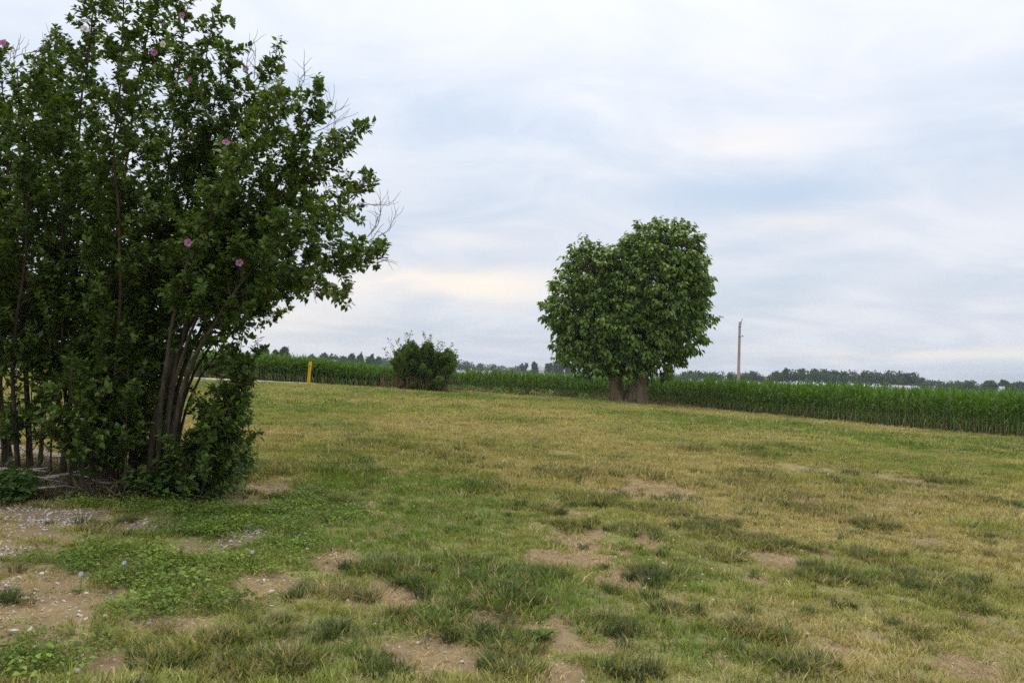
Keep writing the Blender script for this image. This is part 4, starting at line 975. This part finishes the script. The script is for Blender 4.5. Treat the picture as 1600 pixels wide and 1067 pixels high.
def build_pole():
    D = 118.0; b = at(1154, 600, D); zb = float(gz(b.x, D)); root = empty('utility_pole', (b.x, D, zb)); L = np.array((b.x, D, zb)); p = lambda x, y: np.array(at(x, y, D)) - L
    top = p(1156, 503); bot = p(1153.6, 600); d = unit(top - bot); base = bot - d * (bot[2] + .3) / d[2]
    mb = MB(); pts = base + (top - base) * np.linspace(0, 1, 10)[:, None]; mb.tube(pts, np.linspace(.24, .165, 10), 12, True, .04); link('pole', mb.mesh('pole', True), M['pole_wood'], root)
    br = MB(); br.tube([top - d * .5 + (.15, -.1, 0), top + d * .05 + (.18, -.1, 0), top + d * .5 + (.34, -.1, .0)], [.045, .045, .04], 6); link('pole_top_pin', br.mesh('pole_top_pin'), M['pole_metal'], root)
    ins = MB(); q = top - d * 2.1; ins.tube([q + (.1, -.1, 0), q + (.3, -.1, .0), q + (.42, -.1, .03)], [.03, .03, .03], 6); ins.tube([q + (.42, -.1, -.06), q + (.42, -.1, .08), q + (.42, -.1, .16)], [.07, .08, .05], 8); link('insulator', ins.mesh('insulator'), M['pole_metal'], root)
    for k in (0, 1): 
        bn = MB(); qq = top - d * (.7 + 1.5 * k); bn.tube([qq - d * .05, qq + d * .05], [.195, .195], 12, False); link('band', bn.mesh('band'), M['pole_metal'], root)
    tag(root, 'bare wooden utility pole without wires rising behind the corn', 'utility pole')
build_pole()

# ------------------------------------------------------------------ far trees, wood and farm buildings
def crown_arrays(n=420, kind=0):
    """leaf clumps of one far tree, unit height 1, unit half width 1"""
    k = rng.integers(5, 9); c = np.stack([rng.normal(0, .38, k), rng.normal(0, .38, k), .42 + .42 * rng.random(k)], 1); r = .26 + .22 * rng.random(k)
    w = rng.choice(k, n, p=r ** 2 / np.sum(r ** 2)); d = unit(rng.normal(0, 1, (n, 3))); p = c[w] + d * (r[w] * (.72 + .38 * rng.random(n)))[:, None] * np.array((1.1, 1.1, .52))
    p = p[p[:, 2] > .10]; return p
def far_crown(p, w, h):
    q = p * np.array((w, w, h)); n = len(q); ln = (.055 + .05 * rng.random(n)) * h + .25
    return leaves(q, rng.normal(0, 1, (n, 3)), rng.normal(0, 1, (n, 3)) + np.array((0, 0, 1.)), ln, ln * .9, LEAF_QUAD)
def far_tree(px, top, d, wpx, label, group):
    t = at(px, top, d); zb = float(terrain(t.x, d)); h = t.z - zb; w = wpx * d / F / 2 / .95
    o = empty('distant_tree', (t.x, d, zb)); v, f = far_crown(crown_arrays(700), w, h); v[:, 2] *= h / max(.1, v[:, 2].max()); link('crown', tri_mesh('crown', v, f), M['far_leaf'], o)
    mb = MB(); mb.tube([(0, 0, -.3), (.1, 0, h * .3), (0, .1, h * .62)], [h * .028, h * .02, h * .008], 6)
    for k in range(4):
        a = rng.random() * 6.28; mb.tube([(.1, 0, h * .3), (math.cos(a) * w * .3, math.sin(a) * w * .3, h * .5), (math.cos(a) * w * .5, math.sin(a) * w * .5, h * .7)], [h * .012, h * .008, h * .003], 4)
    link('trunk', mb.mesh('trunk'), M['bark'], o); tag(o, label, 'tree', group)
for (px, top, d, w), lb in (((417, 537, 330, 24), 'larger hazy tree beyond the corn, first tree right of the leaning shrub'), ((431, 545, 340, 9), 'small slim hazy tree between two larger ones beyond the corn'), ((445, 539, 330, 20), 'hazy round tree beyond the corn, left of the yellow post')):
    far_tree(px, top, d, w, lb, 'distant trees by the leaning shrub')
ORD = ('first', 'second', 'third', 'fourth', 'fifth', 'sixth', 'seventh', 'eighth')
for k, (px, top, w) in enumerate(((488, 552, 15), (511, 550, 16), (532, 553, 14), (541, 556, 12), (551, 551, 12), (565, 549, 11), (579, 552, 13), (592, 556, 14))):
    far_tree(px, top, 560 + rng.normal(0, 25), w, 'hazy skyline tree, %s from the yellow post towards the shaggy bush' % ORD[k], 'distant trees between post and bush')
for k, (px, top, w) in enumerate(((819, 566, 9), (836, 564, 9), (857, 566, 10), (868, 564, 10), (878, 563, 10), (888, 567, 10))):
    far_tree(px, top, 640 + rng.normal(0, 25), w, 'hazy skyline tree left of the round-headed tree, %s counting towards it' % ORD[k], 'distant trees by the round-headed tree')
for px, top, w, lb in ((1228, 574, 12, 'tallest hazy distant tree just right of the utility pole'), (1140, 582, 12, 'low hazy distant tree just left of the utility pole'), (1419, 581, 34, 'broad hazy tree at the end of the distant wood'), (1514, 593, 24, 'domed hazy distant tree standing in the gap beyond the wood'), (1556, 592, 26, 'domed hazy distant tree near the right end of the skyline'), (1590, 594, 26, 'rightmost domed hazy tree on the skyline')):
    far_tree(px, top, 520 + rng.normal(0, 15), w, lb, 'distant trees behind the corn')
def far_wood():
    mb = MB()
    prot = [crown_arrays(240) for _ in range(10)]
    def tree(px, top, d, wpx):
        t = at(px, top, d); zb = float(terrain(t.x, d)) - .5; h = t.z - zb if t.z - zb > 4 else 9.0 + 3 * rng.random(); w = wpx * d / F / 2 / .95; v, f = far_crown(prot[rng.integers(0, 10)], w, h); v[:, 2] *= h / v[:, 2].max(); mb.add(v + np.array((t.x, d, zb)), f)
    R_ = [(1060, 582), (1080, 578), (1115, 578), (1150, 583), (1175, 580), (1200, 582), (1225, 577), (1250, 577), (1280, 576), (1320, 578), (1380, 579), (1420, 581), (1440, 588), (1455, 594), (1480, 594), (1500, 594), (1530, 596), (1600, 596), (1660, 598)]
    x, y = np.array(R_).T
    for px in np.arange(1030, 1680, 7.0): tree(px + rng.normal(0, 3), np.interp(px, x, y) - 2 + abs(rng.normal(0, 2.6)), 600 + rng.normal(0, 40), 17 + 8 * rng.random())
    for px in np.arange(1030, 1680, 9.0): tree(px + rng.normal(0, 3), np.interp(px, x, y) + 4 + abs(rng.normal(0, 2)), 540 + rng.normal(0, 15), 16 + 8 * rng.random())
    L_ = [(380, 560), (470, 556), (500, 553), (560, 555), (600, 557), (640, 559), (720, 561), (750, 565), (800, 570), (900, 573), (960, 578)]
    x, y = np.array(L_).T
    for px in np.arange(380, 980, 8.0): tree(px + rng.normal(0, 4), np.interp(px, x, y) + abs(rng.normal(0, 1.5)), 1000 + rng.normal(0, 60), 15 + 8 * rng.random())
    for px in np.arange(-300, 980, 9.0): tree(px + rng.normal(0, 4), np.interp(px, x, y) + 6 + abs(rng.normal(0, 2)), 720 + rng.normal(0, 30), 15 + 8 * rng.random())
    o = link('distant_woods', mb.mesh('distant_woods'), M['far_leaf']); tag(o, 'hazy blue-green band of distant woods along the horizon', 'woods', kind='stuff')
    print('wood tris', len(o.data.polygons))
far_wood()
def barn(px, base, top, wpx, d, label, rz=0.0, roof='metal_roof'):
    c = at(px, base, d); zb = float(terrain(c.x, d)); zt = at(px, top, d).z; w = wpx * d / F; h = zt - zb; ev = h * .62; dp = w * .6
    o = empty('farm_shed', (c.x, d, zb)); o.rotation_euler = (0, 0, rz)
    mb = MB(); mb.box((0, 0, ev / 2 - .2), (w, dp, ev + .4)); mb.add([(-w / 2, -dp / 2, ev), (-w / 2, dp / 2, ev), (-w / 2, 0, h - .05), (w / 2, -dp / 2, ev), (w / 2, dp / 2, ev), (w / 2, 0, h - .05)], [(0, 2, 1), (3, 4, 5)]); link('wall', mb.mesh('wall'), M['white_paint'], o)
    rf = MB()
    for s in (-1, 1): rf.add([(-w / 2 - .3, s * (dp / 2 + .4), ev - .1), (w / 2 + .3, s * (dp / 2 + .4), ev - .1), (w / 2 + .3, 0, h), (-w / 2 - .3, 0, h), (-w / 2 - .3, s * (dp / 2 + .4), ev + .05), (w / 2 + .3, s * (dp / 2 + .4), ev + .05), (w / 2 + .3, 0, h + .15), (-w / 2 - .3, 0, h + .15)], [(0, 1, 2), (0, 2, 3), (4, 6, 5), (4, 7, 6), (0, 4, 5), (0, 5, 1), (1, 5, 6), (1, 6, 2), (0, 3, 7), (0, 7, 4)])
    link('roof', rf.mesh('roof'), M[roof], o)
    dr = MB(); dr.box((w * .15, -dp / 2 - .02, ev * .35), (w * .2, .08, ev * .7)); link('door', dr.mesh('door'), M['dark_door'], o)
    tag(o, label, 'shed')
barn(1412, 606, 602.5, 40, 480, 'long low pale-roofed farm shed before the distant wood')
barn(1565, 608, 604, 9, 470, 'small white farm shed at the right below domed trees', .2, 'white_paint')
barn(521, 568, 563, 9, 540, 'small white farm shed among skyline trees right of the yellow post', .1, 'white_paint')
barn(846, 577, 573.5, 8, 620, 'tiny pale farm shed on the skyline left of the round-headed tree', 0, 'white_paint')

# ------------------------------------------------------------------ haze
def build_haze():
    m, t = new_mat('haze'); o = N(t, 'ShaderNodeOutputMaterial'); v = N(t, 'ShaderNodeVolumePrincipled')
    v.inputs['Color'].default_value = (.78, .89, 1.0, 1); v.inputs['Density'].default_value = .00020; v.inputs['Anisotropy'].default_value = 0.0
    t.links.new(v.outputs[0], o.inputs['Volume'])
    zmin, zmax, far = -12.0, 0.0, 0.0
    bpy.context.view_layer.update()
    for ob in scn.objects:                                # closed box a metre below the lowest ground and just above the highest thing
        if ob.type == 'MESH' and ob.name != 'haze' and len(ob.data.vertices):
            c = [ob.matrix_world @ Vector(q) for q in ob.bound_box]; zmin = min(zmin, min(q.z for q in c) - 1); zmax = max(zmax, max(q.z for q in c) + 1.5); far = max(far, max(max(abs(q.x), abs(q.y)) for q in c) + 3)
    print('haze box', zmin, zmax, far)
    mb = MB(); mb.box((0, 0, (zmin + zmax) / 2), (2 * far, 2 * far, zmax - zmin)); h = link('haze', mb.mesh('haze'), m); tag(h, 'thin bluish summer haze in the air', 'haze', kind='stuff')
build_haze()
